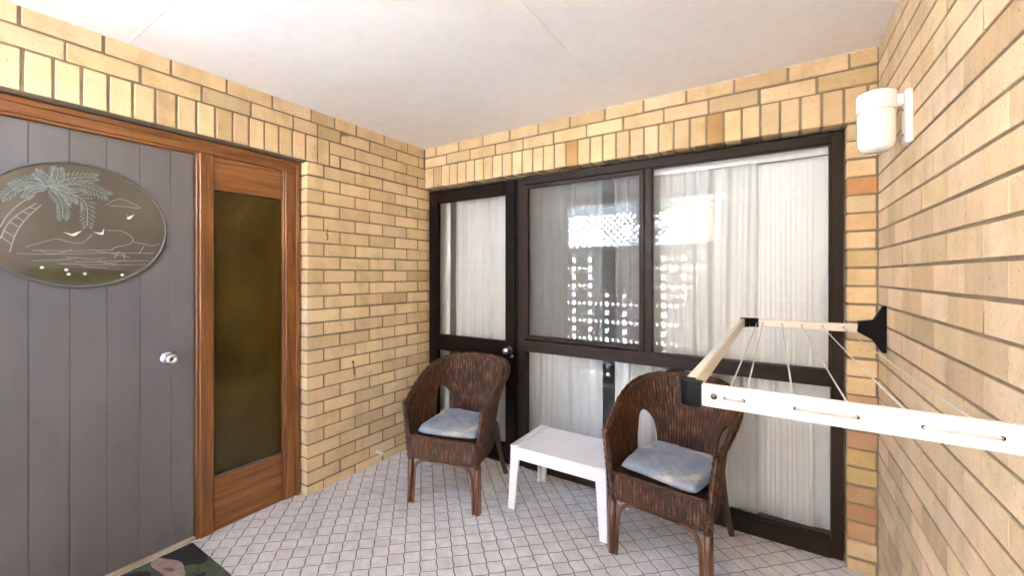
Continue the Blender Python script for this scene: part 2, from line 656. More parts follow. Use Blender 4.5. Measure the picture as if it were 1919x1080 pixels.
floor = structure(empty('patio_floor'))
box('grout_bed', (-0.35, -4.3, -0.05), (3.2, 0.25, -0.0022), 'grout', floor)
TP, TA, TSEG = 0.0785, 0.0025, 6
def tile_outline():
    gap = 0.0026
    h = TP / 2
    pts = []
    def edge(p, q, nrm):
        for i in range(TSEG):
            t = i / TSEG
            off = TA * math.sin(2 * PI * t)
            b = Vector(p).lerp(Vector(q), t) + Vector(nrm) * off
            pts.append(b)
    # opposite edges carry the same wave so that the tiles interlock
    for i in range(TSEG):
        t = i / TSEG; pts.append(Vector((-h + TP * t, -h + TA * math.sin(2 * PI * t))))
    for i in range(TSEG):
        t = i / TSEG; pts.append(Vector((h + TA * math.sin(2 * PI * t), -h + TP * t)))
    for i in range(TSEG):
        t = 1 - i / TSEG; pts.append(Vector((-h + TP * t, h + TA * math.sin(2 * PI * t))))
    for i in range(TSEG):
        t = 1 - i / TSEG; pts.append(Vector((-h + TA * math.sin(2 * PI * t), -h + TP * t)))
    n = len(pts)
    res = []
    for i in range(n):
        t = (pts[(i + 1) % n] - pts[i - 1]).normalized()
        inn = Vector((-t.y, t.x))
        res.append((pts[i], inn))
    return [[p + inn * d for p, inn in res] for d in (gap, gap + 0.0022)]
TO, TI = tile_outline()
def tile_geo(mb, cx, cy, rz, dz=0.0, tx=0.0, ty=0.0):
    cr, sr = math.cos(rz), math.sin(rz)
    vs = []
    for ring, z in ((TO, -0.0044), (TO, -0.0014), (TI, 0.0)):
        for p in ring:
            vs.append((cx + p.x * cr - p.y * sr, cy + p.x * sr + p.y * cr, z + dz + p.x * tx + p.y * ty))
    n = len(TO)
    fs = []
    for lv in range(2):
        for i in range(n):
            fs.append((lv * n + i, lv * n + (i + 1) % n, (lv + 1) * n + (i + 1) % n, (lv + 1) * n + i))
    fs.append(tuple(2 * n + i for i in range(n)))
    mb.add(vs, fs)
tile_mb = MB()
tile_geo(tile_mb, 0, 0, 0)
tile_me = tile_mb.mesh('tile', 'floor_tile', fix=False)
A45 = R(45)
node = Vector((1.0853, -1.1199))
e1 = Vector((math.cos(A45), math.sin(A45))) * TP
e2 = Vector((-math.sin(A45), math.cos(A45))) * TP
fwd = Vector((math.sin(-0.5717), math.cos(-0.5717)))
rgt = Vector((fwd.y, -fwd.x))
cand = []
for i in range(-60, 61):
    for j in range(-60, 61):
        c = node + e1 * (i + 0.5) + e2 * (j + 0.5)
        if not (-0.17 < c.x < WID + 0.02 and -4.15 < c.y < 0.14):
            continue
        if c.x < -0.065 and c.y > QUOIN + 0.06:
            continue
        d = c - Vector((2.4977, -2.5166))
        dep = d.dot(fwd)
        vis = False
        if dep > 0.3:
            u = 959.5 + 771.73 * d.dot(rgt) / dep
            vv = 515.35 + 771.73 * 1.4022 / dep
            vis = -20 < u < 1600 and vv < 1095
            if c.y > 0.03:
                vis = False
        cand.append((0 if vis else 1, dep if dep > 0 else 99, c.x, c.y))
cand.sort()
rest = MB()
for q, (nv, dep, x, y) in enumerate(cand):
    dz = random.uniform(-0.0004, 0.0004)
    tx, ty = random.gauss(0, 0.006), random.gauss(0, 0.006)
    if q < 300:
        o = link('tile', tile_me, floor, (x, y, dz))
        o.rotation_euler = (ty, -tx, A45)
    else:
        tile_geo(rest, x, y, A45, dz, tx, ty)
stuff(rest.obj('tile_field', 'floor_tile', floor, fix=False))

# ------------------------------------------------------------------ brick walls
PAL = [(0.681, 0.517, 0.296), (0.718, 0.550, 0.318), (0.655, 0.493, 0.275), (0.738, 0.581, 0.347), (0.686, 0.525, 0.300), (0.728, 0.558, 0.325), (0.645, 0.483, 0.270)]
DARK = [(0.56, 0.41, 0.22), (0.58, 0.44, 0.25)]
BRICKS = {}
def brick_mesh(dx, dy, dz, ch=0.0035):
    key = (round(dx, 3), round(dy, 3), round(dz, 3), ch)
    if key not in BRICKS:
        h = [k / 2 for k in key[:3]]
        BRICKS[key] = MB().box((-h[0], -h[1], -h[2]), (h[0], h[1], h[2]), ch).mesh('brick', 'brick', fix=False)
    return BRICKS[key]
CHIP = {}
def chip_mesh(me, rnd):
    bm = bmesh.new(); bm.from_mesh(me)
    for _ in range(3):
        v_ = rnd.choice(list(bm.verts))
        v_.co *= rnd.uniform(0.955, 0.985)
    m2 = bpy.data.meshes.new('brick'); bm.to_mesh(m2); bm.free()
    m2.materials.append(MAT['brick'])
    return m2
def brick(parent, lo, hi, tint=None, dark=0.07, jit=0.0012, ch=0.0035):
    lo = Vector(lo); hi = Vector(hi)
    s = hi - lo
    if min(s) < 0.006:
        return None
    me = brick_mesh(*s, ch)
    if random.random() < 0.3:
        me = CHIP.setdefault((me.name, random.randrange(4)), None) or CHIP.setdefault((me.name, 9), chip_mesh(me, random))
    o = link('brick', me, parent, (lo + hi) / 2 + Vector([random.gauss(0, jit) for _ in range(3)]))
    c = tint or (random.choice(DARK) if random.random() < dark else random.choice(PAL))
    k = random.uniform(0.93, 1.06)
    o.color = (c[0] * k, c[1] * k * random.uniform(0.98, 1.02), c[2] * k * random.uniform(0.95, 1.05), 1)
    return o
RECESS = 0.0045      # raked joints
DEP = 0.10

# entry wall (x = 0), bricks between the entry and the inner corner, and over the entry
wl = tag(empty('brick_wall'), 'cream brick wall around the grey front door and its amber sidelight', 'wall', 'porch brick walls')
m = MB()
m.box((-DEP - 0.012, QUOIN + RECESS, -0.05), (-RECESS, 0.20, zj(24)))
m.box((-DEP - 0.012, -2.75, zj(24) + 0.004), (-RECESS, 0.20, 2.50))
m.box((-DEP - 0.012, -2.75, -0.05), (-RECESS, -2.51, zj(24)))
m.obj('mortar', 'mortar', wl)
def course_z(k):
    return (0.0 if k < 0 else zj(k) + J), min(zj(k + 1) - J, CEIL + 0.004)
SOLD_END = -0.8713
for k in range(-1, 26):
    z0, z1 = course_z(k)
    if k < 0:
        z0 = -0.03
    edges = [QUOIN]
    y = QUOIN + (0.115 if k % 2 else 0.235)
    while y < 0.06:
        edges.append(y)
        y += 0.24
    edges.append(0.07)
    for a, b in zip(edges[:-1], edges[1:]):
        lo = a + (J if a > QUOIN else 0.0); hi = b - J
        if k >= 24:
            if hi < SOLD_END + 0.01:
                continue
            lo = max(lo, SOLD_END + J)
        if hi - lo > 0.008:
            brick(wl, (-DEP, lo, z0), (0, hi, z1))
for n in range(0, 23):
    y1 = SOLD_END - 0.0828 * n - J; y0 = SOLD_END - 0.0828 * (n + 1) + J
    if y0 < -2.74:
        break
    brick(wl, (-DEP, y0, zj(24) + J), (0, y1, zj(26) - J), dark=0.1, jit=0.0005)
TOPS = {26: [-2.6, -2.3208, -2.0808, -1.8371, -1.593, -1.3567, -1.1154, -0.9545, -0.79, -0.547, -0.295, -0.06, 0.02],
        27: [-2.6, -2.4433, -2.2033, -1.9633, -1.7223, -1.4801, -1.2395, -0.9999, -0.832, -0.6627, -0.4167, -0.18, 0.02]}
for k, ys in TOPS.items():
    z0, z1 = course_z(k)
    for a, b in zip(ys[:-1], ys[1:]):
        brick(wl, (-DEP, a + J, z0), (0, b - J if b < 0 else -0.004, z1), dark=0.16)
far = MB()
for k in range(-1, 24):
    z0, z1 = course_z(k)
    far.box((-DEP, -2.74, z0), (0, -2.51, z1), 0.0035)
o = far.obj('brick_pier', 'brick', wl); o.color = (0.56, 0.40, 0.21, 1); stuff(o)

# back wall (y = 0)
wb = tag(empty('brick_wall'), 'cream brick lintel and narrow orange-flecked pier around the brown windows', 'wall', 'porch brick walls')
PIER = 2.778
m = MB()
m.box((0.004, RECESS, zj(24) + 0.006), (WID + 0.1, 0.112, 2.50))
m.box((PIER + RECESS, RECESS, -0.05), (WID + 0.1, 0.112, zj(24)))
m.obj('mortar', 'mortar', wb)
xs = [0.963 + 0.086 * i for i in range(-11, 23)] + [WID + 0.02]
xs = [0.004] + [x for x in xs if x > 0.02]
ORANGE = {20: (0.52, 0.27, 0.12), 18: (0.58, 0.39, 0.20), 6: (0.46, 0.28, 0.15), 1: (0.50, 0.31, 0.16), 2: (0.40, 0.22, 0.11), 8: (0.50, 0.34, 0.20), 3: (0.46, 0.30, 0.14), 5: (0.53, 0.37, 0.15), 4: (0.53, 0.38, 0.17)}
for i, (a, b) in enumerate(zip(xs[:-1], xs[1:])):
    t = (0.50, 0.31, 0.12) if i in (15, 25) else None
    brick(wb, (a + J, 0, zj(24) + J), (min(b - J, WID - 0.003), DEP, zj(26) - J), tint=t, dark=0.05, jit=0.0005)
for k, ph in ((26, 0.2469), (27, 0.13)):
    z0, z1 = course_z(k)
    e = [0.004] + [ph + 0.2415 * i for i in range(12)] + [WID + 0.003]
    e = [x for x in e if x <= WID + 0.003]
    for a, b in zip(e[:-1], e[1:]):
        if b - a < 0.03:
            continue
        brick(wb, (a + J, 0, z0), (b - J, DEP, z1), dark=0.22)
for k in range(-1, 24):
    z0, z1 = course_z(k)
    if k < 0:
        z0 = -0.03
    brick(wb, (PIER, 0, z0), (WID - (0.009 if k % 2 else 0.003), DEP, z1), tint=ORANGE.get(k), dark=0.12)

# right wall (x = WID)
wr = tag(empty('brick_wall'), 'long pale cream brick wall carrying the white lamp and drying rack', 'wall', 'porch brick walls')
m = MB()
m.box((WID + RECESS, -4.3, -0.05), (WID + 0.112, 0.11, 2.50))
m.obj('mortar', 'mortar', wr)
RPAL = [(0.681, 0.535, 0.350), (0.718, 0.571, 0.380), (0.660, 0.515, 0.330), (0.738, 0.591, 0.405), (0.692, 0.545, 0.360)]
back = MB()
for k in range(-1, 28):
    z0, z1 = course_z(k)
    if k < 0:
        z0 = -0.03
    ys = [0.0]
    y = -0.1926 if k % 2 == 0 else -0.0726
    while y > -4.2:
        ys.append(y)
        y -= 0.24
    ys.append(-4.2)
    for a, b in zip(ys[:-1], ys[1:]):
        hi = a - (0.0016 if a < 0 else 0.002); lo = b + 0.0016
        if b > -1.55:
            c = random.choice(RPAL)
            r = random.random()
            if r < 0.07:
                c = (0.53, 0.40, 0.25)
            elif r < 0.2:
                c = (0.60, 0.475, 0.30)
            brick(wr, (WID, lo, z0), (WID + DEP, hi, z1), tint=c, jit=0.0002, ch=0.0012)
        else:
            back.box((WID, lo, z0), (WID + DEP, hi, z1), 0.0035)
o = back.obj('brick_field', 'brick', wr); o.color = (0.56, 0.42, 0.25, 1); stuff(o)

# ------------------------------------------------------------------ ceiling and roof
ceil = structure(empty('ceiling'))
JY, JX = -1.884, 1.668
for a, b, c, d in ((-0.004, JX - 0.0003, JY + 0.001, 0.004), (JX + 0.0003, WID + 0.004, JY + 0.001, 0.004),
                   (-0.004, WID + 0.004, -2.76, JY - 0.001), (1.9, WID + 0.004, -4.19, -2.762)):
    box('ceiling_sheet', (a, c, CEIL), (b, d, CEIL + 0.02), 'ceiling_paint', ceil)
def rough_bead(name, p, q, r, seg, jit, sq=(1, 1)):
    p, q = Vector(p), Vector(q)
    pts, rs = [], []
    for i in range(seg + 1):
        t = i / seg
        pts.append(p.lerp(q, t) + Vector([random.gauss(0, jit) for _ in range(3)]))
        rs.append(r * random.uniform(0.55, 1.3))
    return MB().tube(pts, rs, 6).obj(name, 'white_metal', ceil, smooth=True)
rough_bead('joint_bead', (0.0, JY, CEIL + 0.002), (1.7, JY, CEIL + 0.002), 0.0042, 110, 0.0008)
rough_bead('caulk_bead', (0.0, -0.001, CEIL + 0.001), (WID, -0.001, CEIL + 0.001), 0.0045, 150, 0.0012)
rough_bead('caulk_bead', (WID - 0.001, 0.0, CEIL + 0.001), (WID - 0.001, -1.5, CEIL + 0.001), 0.006, 90, 0.002)
rough_bead('caulk_bead', (0.001, -2.6, CEIL + 0.002), (0.001, 0.0, CEIL + 0.002), 0.003, 120, 0.001)
for i in range(16):      # flakes of lifted paint
    x, y = random.uniform(0.2, 2.6), random.uniform(-2.0, -0.2)
    a = random.uniform(0, PI); L = random.uniform(0.006, 0.018)
    MB().prism([(x + math.cos(a) * L, y + math.sin(a) * L), (x - math.sin(a) * L * .3, y + math.cos(a) * L * .3),
                (x - math.cos(a) * L, y - math.sin(a) * L * .8), (x + math.sin(a) * L * .25, y - math.cos(a) * L * .3)], 2, CEIL - 0.002, CEIL + 0.001).obj('paint_flake', 'white_metal', ceil)
def crack(pts, r):
    P = []
    for p, q in zip(pts[:-1], pts[1:]):
        for i in range(14):
            t = i / 14
            P.append(Vector((p[0] + (q[0] - p[0]) * t + random.gauss(0, .004), p[1] + (q[1] - p[1]) * t + random.gauss(0, .004), CEIL - 0.0002)))
    MB().tube(P, [r * random.uniform(0.4, 1.3) for _ in P], 5).obj('paint_crack', 'crack_shadow', ceil)
crack([(1.668, -1.6), (1.672, -1.1), (1.664, -0.72)], 0.0006)
crack([(0.08, -0.42), (0.42, -0.36), (0.60, -0.30)], 0.0008)
crack([(2.30, -0.9), (2.55, -0.62), (2.80, -0.55)], 0.0008)
box('light_block_roof', (1.86, -4.45, 2.505), (7.0, -2.8005, 2.72), 'concrete', ceil)
box('light_block_roof', (-4.0, -2.80, 2.505), (7.0, 5.0, 2.72), 'concrete', ceil)  # unseen roof, extended to keep the sun out of porch and rooms
box('roof_beam', (-0.004, -2.78, 2.38), (1.9, -2.60, CEIL - 0.004), 'white_metal', ceil)

# ------------------------------------------------------------------ rooms behind the openings
def room(name, a, b, open_side):
    x0, y0, z0 = a; x1, y1, z1 = b
    t = 0.06
    r = structure(empty(name))
    box('room_floor', (x0, y0, z0 - t), (x1, y1, z0), 'room_carpet', r)
    box('room_ceiling', (x0, y0, z1), (x1, y1, z1 + t), 'room_paint', r)
    if open_side != '-x': box('room_wall', (x0 - t, y0 - t, z0 - t), (x0, y1 + t, z1 + t), 'room_paint', r)
    if open_side != '+x': box('room_wall', (x1, y0 - t, z0 - t), (x1 + t, y1 + t, z1 + t), 'room_paint', r)
    if open_side != '-y': box('room_wall', (x0, y0 - t, z0 - t), (x1, y0, z1 + t), 'room_paint', r)
    if open_side != '+y': box('room_wall', (x0, y1, z0 - t), (x1, y1 + t, z1 + t), 'room_paint', r)
    return r
room('living_room', (-0.01, 0.115, 0.02), (2.97, 3.6, 2.44), '-y')
room('entry_hall', (-2.2, -2.45, 0.02), (-0.16, -0.9, 2.44), '+x')

# ------------------------------------------------------------------ timber entry frame with amber sidelight
FX = -0.068     # face of the frame
ef = tag(empty('entry_frame', (0, 0, 0)), 'varnished red-brown timber entry frame with tall amber glass sidelight', 'door frame')
JR0, JR1 = -1.040, -1.126      # right jamb
MU0, MU1 = -1.512, -1.592      # mullion between door and sidelight
DJ0, DJ1 = -2.428, -2.505      # far jamb, left of the door
HD0, HD1 = 2.052, 2.118        # head
box('jamb', (FX - 0.09, JR1, 0.0), (FX, JR0, HD0), 'timber_upright', ef, 0.004)
box('jamb', (FX - 0.09, DJ1, 0.0), (FX, DJ0, HD0), 'timber_upright', ef, 0.004)
box('mullion', (FX - 0.09, MU1 + 0.014, 0.0), (FX, MU0, HD0 - 0.001), 'timber_upright', ef, 0.004)
box('head', (FX - 0.09, DJ1, HD0), (FX, JR0, HD1), 'timber_rail', ef, 0.004)
box('head_moulding', (FX, DJ1, HD0 + 0.040), (FX + 0.012, JR0, HD1 - 0.001), 'timber_rail', ef, 0.004)
box('door_stop', (FX - 0.05, MU1, 0.0), (FX - 0.007, MU1 + 0.0135, HD0 - 0.001), 'timber_upright', ef, 0.003)
box('door_stop', (FX - 0.05, DJ0, HD0 - 0.012), (FX - 0.007, MU1 - 0.001, HD0 - 0.001), 'timber_rail', ef, 0.003)
box('jamb_bead', (FX - 0.03, JR1 - 0.012, 0.0), (FX - 0.006, JR1 - 0.0005, HD0 - 0.001), 'timber_upright', ef, 0.003)
box('moulding', (FX, JR0 - 0.022, 0.0), (FX + 0.010, JR0 - 0.001, HD0 + 0.039), 'timber_upright', ef, 0.004)
box('top_rail', (FX - 0.06, MU0 + 0.001, 1.868), (FX - 0.012, JR1 - 0.013, HD0 - 0.001), 'timber_rail', ef, 0.003)
box('bottom_rail', (FX - 0.06, MU0 + 0.001, 0.0), (FX - 0.012, JR1 - 0.013, 0.292), 'timber_rail', ef, 0.003)
box('glazing_bead', (FX - 0.034, MU0 + 0.001, 0.2925), (FX - 0.016, JR1 - 0.013, 0.300), 'pewter', ef, 0.001)
box('glass_pane', (FX - 0.043, MU0 + 0.001, 0.285), (FX - 0.036, JR1 - 0.0125, 1.875), 'amber_glass', ef)
box('threshold', (FX - 0.09, DJ0, 0.0), (FX - 0.012, MU1 - 0.001, 0.018), 'pale_timber', ef, 0.003)
MB().add([(FX - 0.015, JR0, 0), (FX - 0.015, JR0 + 0.012, 0), (FX - 0.015, JR0 + 0.012, HD1), (FX - 0.015, JR0, HD1)], [(0, 1, 2, 3)])
box('sealant_strip', (FX - 0.05, JR0 + 0.0005, 0.0), (FX - 0.008, QUOIN + 0.009, HD1), 'timber_upright', ef)
box('sealant_strip', (FX - 0.05, DJ1, HD1 + 0.0005), (FX - 0.012, JR0, 2.131), 'dark_steel', ef)

# ------------------------------------------------------------------ grey front door
DX = -0.096
dr = tag(empty('entry_door', (DX, -2.0, 0)), 'flat grey front door of vertical V-groove boards with chrome knob', 'door')
gr = [-2.420, -2.286, -2.1676, -2.0502, -1.9311, -1.8139, -1.6927, -1.5945]
for a, b in zip(gr[:-1], gr[1:]):
    q = MB()
    y0, y1 = a + 0.0003 + 2.0, b - 0.0003 + 2.0
    q.prism([(0.0, y0 + 0.0022), (0.0, y1 - 0.0022), (-0.0024, y1), (-0.036, y1), (-0.036, y0), (-0.0024, y0)], 2, 0.021, HD0 - 0.014)
    q.obj('plank', 'grey_door_paint', dr)
kn = MB().lathe([(0.0, 0.0), (0.034, 0.0), (0.034, 0.004), (0.029, 0.010), (0.014, 0.013), (0.0, 0.013)], 32, (0, 0.292, 0.982), 'x').obj('knob_rose', 'steel', dr, True)
MB().lathe([(0.013, 0.0), (0.012, 0.022), (0.018, 0.030), (0.0265, 0.040), (0.0275, 0.052), (0.0235, 0.060), (0.011, 0.0625), (0.0095, 0.059), (0.0, 0.059)], 32, (0.012, 0.292, 0.982), 'x').obj('knob', 'steel', dr, True)
MB().box((0.071, 0.2908, 0.976), (0.0725, 0.2932, 0.988)).obj('keyhole', 'black_rubber', dr)

# ------------------------------------------------------------------ oval etched plaque hanging on the door
OY, OZ, ORY, ORZ = -2.016, 1.621, 0.300, 0.272
pq = tag(empty('oval_plaque', (DX, OY, OZ)), 'oval bronze mirror plaque etched with palm tree, gulls and sea on grey door', 'plaque')
def ell(ry, rz, x, n=72):
    return [(x, ry * math.cos(2 * PI * i / n), rz * math.sin(2 * PI * i / n)) for i in range(n)]
n = 72
q = MB(); q.add(ell(ORY - .006, ORZ - .006, 0.002) + ell(ORY - .006, ORZ - .006, 0.009), [tuple(range(n))[::-1], tuple(range(n, 2 * n))] + [(i, (i + 1) % n, n + (i + 1) % n, n + i) for i in range(n)])
q.obj('mirror_disc', 'bronze_mirror', pq)
MB().tube(ell(ORY, ORZ, 0.007), 0.0058, 8, closed=True).obj('rim', 'pewter', pq, True)
PX = 0.009
def rib(name, pts, w, mat, smooth=True, d=0.0012):
    P = [(p.x, p.y) for p in catmull([Vector((a, b, 0)) for a, b in pts], 6)] if smooth and len(pts) > 2 else pts
    return MB().ribbon(P, w, PX, d).obj(name, mat, pq, fix=False)
for p in [[(-0.24, -0.05), (-0.226, -0.028), (-0.207, 0.021), (-0.18, 0.065), (-0.143, 0.108)], [(-0.25, -0.11), (-0.226, -0.073), (-0.207, -0.015), (-0.174, 0.035), (-0.132, 0.078)], [(-0.202, -0.128), (-0.187, -0.055), (-0.16, 0.01), (-0.118, 0.074)]]:
    rib('trunk_line', p, 0.0036, 'etched_line')
for p in [[(-0.217, -0.042), (-0.191, -0.065)], [(-0.202, -0.007), (-0.18, -0.023)], [(-0.187, 0.018), (-0.165, 0.0)], [(-0.223, -0.068), (-0.196, -0.097)], [(-0.169, 0.041), (-0.148, 0.03)], [(-0.153, 0.061), (-0.132, 0.054)]]:
    rib('trunk_ring', p, 0.003, 'etched_line')
for p in [[(0.078, 0.102), (0.103, 0.124), (0.13, 0.137), (0.162, 0.127), (0.2, 0.104), (0.148, 0.103), (0.09, 0.101)], [(-0.16, -0.105), (-0.125, -0.087), (-0.074, -0.065), (-0.037, -0.076), (0.003, -0.076), (0.023, -0.054), (0.035, -0.036)], [(0.082, -0.015), (0.13, -0.013), (0.162, -0.032), (0.174, -0.052), (0.157, -0.075), (0.112, -0.09), (0.099, -0.105)], [(0.174, -0.062), (0.214, -0.068), (0.243, -0.076), (0.273, -0.065)], [(0.214, -0.078), (0.204, -0.1), (0.195, -0.116)]]:
    rib('cloud_line', p, 0.0022, 'etched_line')
for (a, b, c) in [((0.151, 0.073), (0.157, 0.05), (0.178, 0.071)), ((-0.056, -0.033), (-0.025, -0.044), (0.003, -0.022)), ((0.038, -0.025), (0.065, -0.031), (0.073, -0.007))]:
    bb = Vector(b)
    MB().prism([a, (b[0] - .004, b[1] + .003), (b[0] + .001, b[1] + .007), c, (b[0] + .006, b[1] - .004), (b[0] - .004, b[1] - .005)], 0, PX, PX + 0.0014).obj('gull', 'etched_white', pq)
sand = [(-0.165, -0.205), (-0.14, -0.178), (-0.04, -0.186), (0.08, -0.196), (0.17, -0.196), (0.185, -0.205), (0.12, -0.241), (0.05, -0.257), (-0.04, -0.257), (-0.11, -0.24)]
MB().prism(sand, 0, PX - 0.0006, PX + 0.0004).obj('beach', 'etched_sand', pq)
for p in [[(-0.184, -0.132), (-0.089, -0.131), (0.069, -0.119), (0.253, -0.112)], [(-0.143, -0.117), (-0.029, -0.114), (0.099, -0.103)], [(-0.143, -0.16), (-0.089, -0.157), (-0.029, -0.151)], [(-0.071, -0.171), (0.069, -0.173), (0.219, -0.168)], [(-0.044, -0.143), (0.027, -0.147), (0.078, -0.142)], [(0.069, -0.168), (0.112, -0.16), (0.148, -0.148)], [(-0.125, -0.114), (-0.096, -0.129), (-0.063, -0.124), (-0.029, -0.109)], [(0.003, -0.181), (0.086, -0.188)], [(0.027, -0.106), (0.095, -0.119), (0.162, -0.136)], [(0.05, -0.156), (0.15, -0.152), (0.235, -0.15)], [(-0.02, -0.162), (0.06, -0.16), (0.12, -0.172)]]:
    rib('wave_line', p, 0.0020, 'etched_line')
rib('rock_line', [(0.108, -0.141), (0.121, -0.11), (0.144, -0.124), (0.141, -0.139)], 0.003, 'etched_line', False)
for a, b in [(-0.116, -0.188), (-0.046, -0.197), (-0.039, -0.216), (0.011, -0.214), (0.135, -0.219)]:
    MB().lathe([(0.0, 0.0), (0.0062, 0.0), (0.0062, 0.0012), (0.0, 0.0014)], 12, (PX, a, b), 'x').obj('flower', 'etched_white', pq)
CROWN = Vector((-0.096, 0.153))
def frond(tip, bend, w):
    tip = Vector(tip)
    d = tip - CROWN
    nrm = Vector((-d.y, d.x))
    mid = (CROWN + tip) / 2 + nrm * bend
    spine = [Vector((p.x, p.y)) for p in catmull([Vector((*CROWN, 0)), Vector((*mid, 0)), Vector((*tip, 0))], 7)]
    N = len(spine)
    leaf, pale = MB(), MB()
    for i in range(1, N):
        p = spine[i]
        t = (spine[min(i + 1, N - 1)] - spine[i - 1]).normalized()
        f = w * 1.75 * math.sin(PI * (0.12 + 0.78 * i / (N - 1))) ** 0.5
        for sd in (-1, 1):
            nn = Vector((-t.y, t.x)) * sd
            dd = (t * 0.75 + nn * 0.9 + Vector((0, -0.25))).normalized()
            ss = Vector((-dd.y, dd.x)) * 0.0042
            e = p + dd * f * random.uniform(0.85, 1.1)
            m_ = p + dd * f * 0.5
            q = (leaf, pale)[0]
            o_ = PX + 0.0003 + 0.0002 * (i % 3)
            leaf.prism([tuple(p), tuple(m_ + ss), tuple(e), tuple(m_ - ss)], 0, PX - 0.0005, o_ + 0.0005)
            pale.ribbon([tuple(m_ + ss * 0.4), tuple(e)], 0.0016, PX + 0.0004, 0.0011)
    fr = leaf.obj('frond', 'etched_leaf', pq)
    MB().ribbon([tuple(p) for p in spine], 0.0024, PX + 0.0004, 0.0012).obj('midrib', 'etched_line', fr, fix=False)
    pale.obj('leaflet_tips', 'etched_line', fr, fix=False)
for tip, bend, w in [((-0.056, 0.028), 0.12, 0.020), ((0.019, 0.002), 0.30, 0.024), ((0.078, 0.149), 0.16, 0.026), ((0.045, 0.222), 0.10, 0.020), ((-0.071, 0.236), -0.12, 0.017), ((-0.132, 0.205), -0.15, 0.017), ((-0.191, 0.140), -0.18, 0.020), ((-0.222, 0.085), -0.20, 0.018), ((-0.160, 0.100), -0.18, 0.015), ((-0.029, 0.100), 0.22, 0.021)]:
    frond(tip, bend, w)

# ------------------------------------------------------------------ door mat
dm = tag(empty('door_mat', (0.15, -2.1, 0)), 'dark door mat printed with green and terracotta leaves below the front door', 'mat')
box('mat_base', (-0.205, -0.62, 0.001), (0.215, 0.485, 0.0115), 'mat_green', dm, 0.003)
def blob(name, cx, cy, rx, ry, a, mat, z=0.0118, n=22):
    P = []
    for i in range(n):
        t = 2 * PI * i / n
        k = 1 + 0.10 * math.sin(3 * t + cx * 40) + 0.06 * math.sin(5 * t)
        x, y = rx * math.cos(t) * k, ry * math.sin(t) * k
        P.append((cx + x * math.cos(a) - y * math.sin(a), cy + x * math.sin(a) + y * math.cos(a)))
    P = [(max(-0.203, min(0.213, x)), max(-0.618, min(0.483, y))) for x, y in P]
    MB().prism(P, 2, 0.0105, z).obj(name, mat, dm)
blob('printed_shade', -0.13, 0.42, 0.14, 0.085, 0.1, 'mat_dark', 0.0119)
blob('printed_shade', -0.10, 0.22, 0.10, 0.06, 0.3, 'mat_dark', 0.0121)
blob('printed_petal', -0.075, 0.345, 0.13, 0.040, 0.10, 'mat_pink', 0.0127)
blob('printed_petal', -0.065, 0.15, 0.10, 0.075, 0.5, 'mat_terracotta', 0.0129)
blob('printed_leaf', 0.04, 0.24, 0.075, 0.05, 0.9, 'mat_leaf', 0.0124)
blob('printed_leaf', -0.15, 0.10, 0.05, 0.08, 0.2, 'mat_brown', 0.0131)
blob('printed_petal', 0.08, 0.02, 0.09, 0.06, 1.1, 'mat_terracotta', 0.0126)
blob('printed_petal', -0.14, -0.02, 0.06, 0.03, 0.3, 'mat_pink', 0.0133)
blob('printed_leaf', 0.02, 0.40, 0.05, 0.03, 0.7, 'mat_leaf', 0.0122)
blob('printed_leaf', 0.13, 0.36, 0.03, 0.07, 0.5, 'mat_dark', 0.0120)
blob('printed_petal', -0.02, 0.13, 0.045, 0.03, 1.3, 'mat_pink', 0.0136)
blob('printed_shade', -0.06, 0.34, 0.035, 0.010, 0.3, 'mat_terracotta', 0.0134)
blob('printed_leaf', 0.12, -0.2, 0.06, 0.12, 0.4, 'mat_leaf', 0.0124)

# ------------------------------------------------------------------ brown side door with glass
GY = 0.05
gd = tag(empty('glass_door', (0, GY, 0)), 'dark brown glazed side door in the corner behind the left wicker chair', 'door')
BT = 'brown_door_paint'
DL, DRX, DTOP = 0.006, 0.872, 2.106
box('stile', (DL, 0, 0.03), (0.100, 0.04, DTOP), BT, gd, 0.003)
box('stile', (0.785, 0, 0.03), (DRX, 0.04, DTOP), BT, gd, 0.003)
box('top_rail', (0.1005, 0.001, 2.005), (0.7845, 0.04, DTOP), BT, gd, 0.003)
box('middle_rail', (0.1005, 0.001, 0.775), (0.7845, 0.04, 0.905), BT, gd, 0.003)
box('bottom_rail', (0.1005, 0.001, 0.03), (0.7845, 0.04, 0.130), BT, gd, 0.003)
box('glass_pane', (0.098, 0.018, 0.902), (0.787, 0.023, 2.008), 'clear_glass', gd)
box('glass_pane', (0.098, 0.018, 0.127), (0.787, 0.023, 0.778), 'clear_glass', gd)
MB().lathe([(0.0, 0.0), (0.030, 0.0), (0.030, -0.004), (0.024, -0.010), (0.0, -0.010)], 28, (0.822, 0, 0.842), 'y').obj('knob_rose', 'dark_steel', gd, True)
MB().lathe([(0.011, -0.008), (0.011, -0.026), (0.024, -0.040), (0.027, -0.052), (0.020, -0.062), (0.0, -0.064)], 28, (0.822, 0, 0.842), 'y').obj('knob', 'steel', gd, True)
MB().lathe([(0.0, -0.02), (0.012, -0.02), (0.012, 0.0), (0.0, 0.0)], 20, (0.856, 0, 0.80), 'y').obj('lock_barrel', 'steel', gd, True)
box('door_sill', (DL, -0.02, -0.01), (0.905, 0.055, 0.024), BT, gd, 0.003)
box('door_jamb', (0.8745, 0.012, 0.026), (0.903, 0.06, DTOP), 'black_rubber', gd, 0.002)
box('strike_plate', (0.873, 0.010, 1.70), (0.8785, 0.0125, 1.73), 'steel', gd)

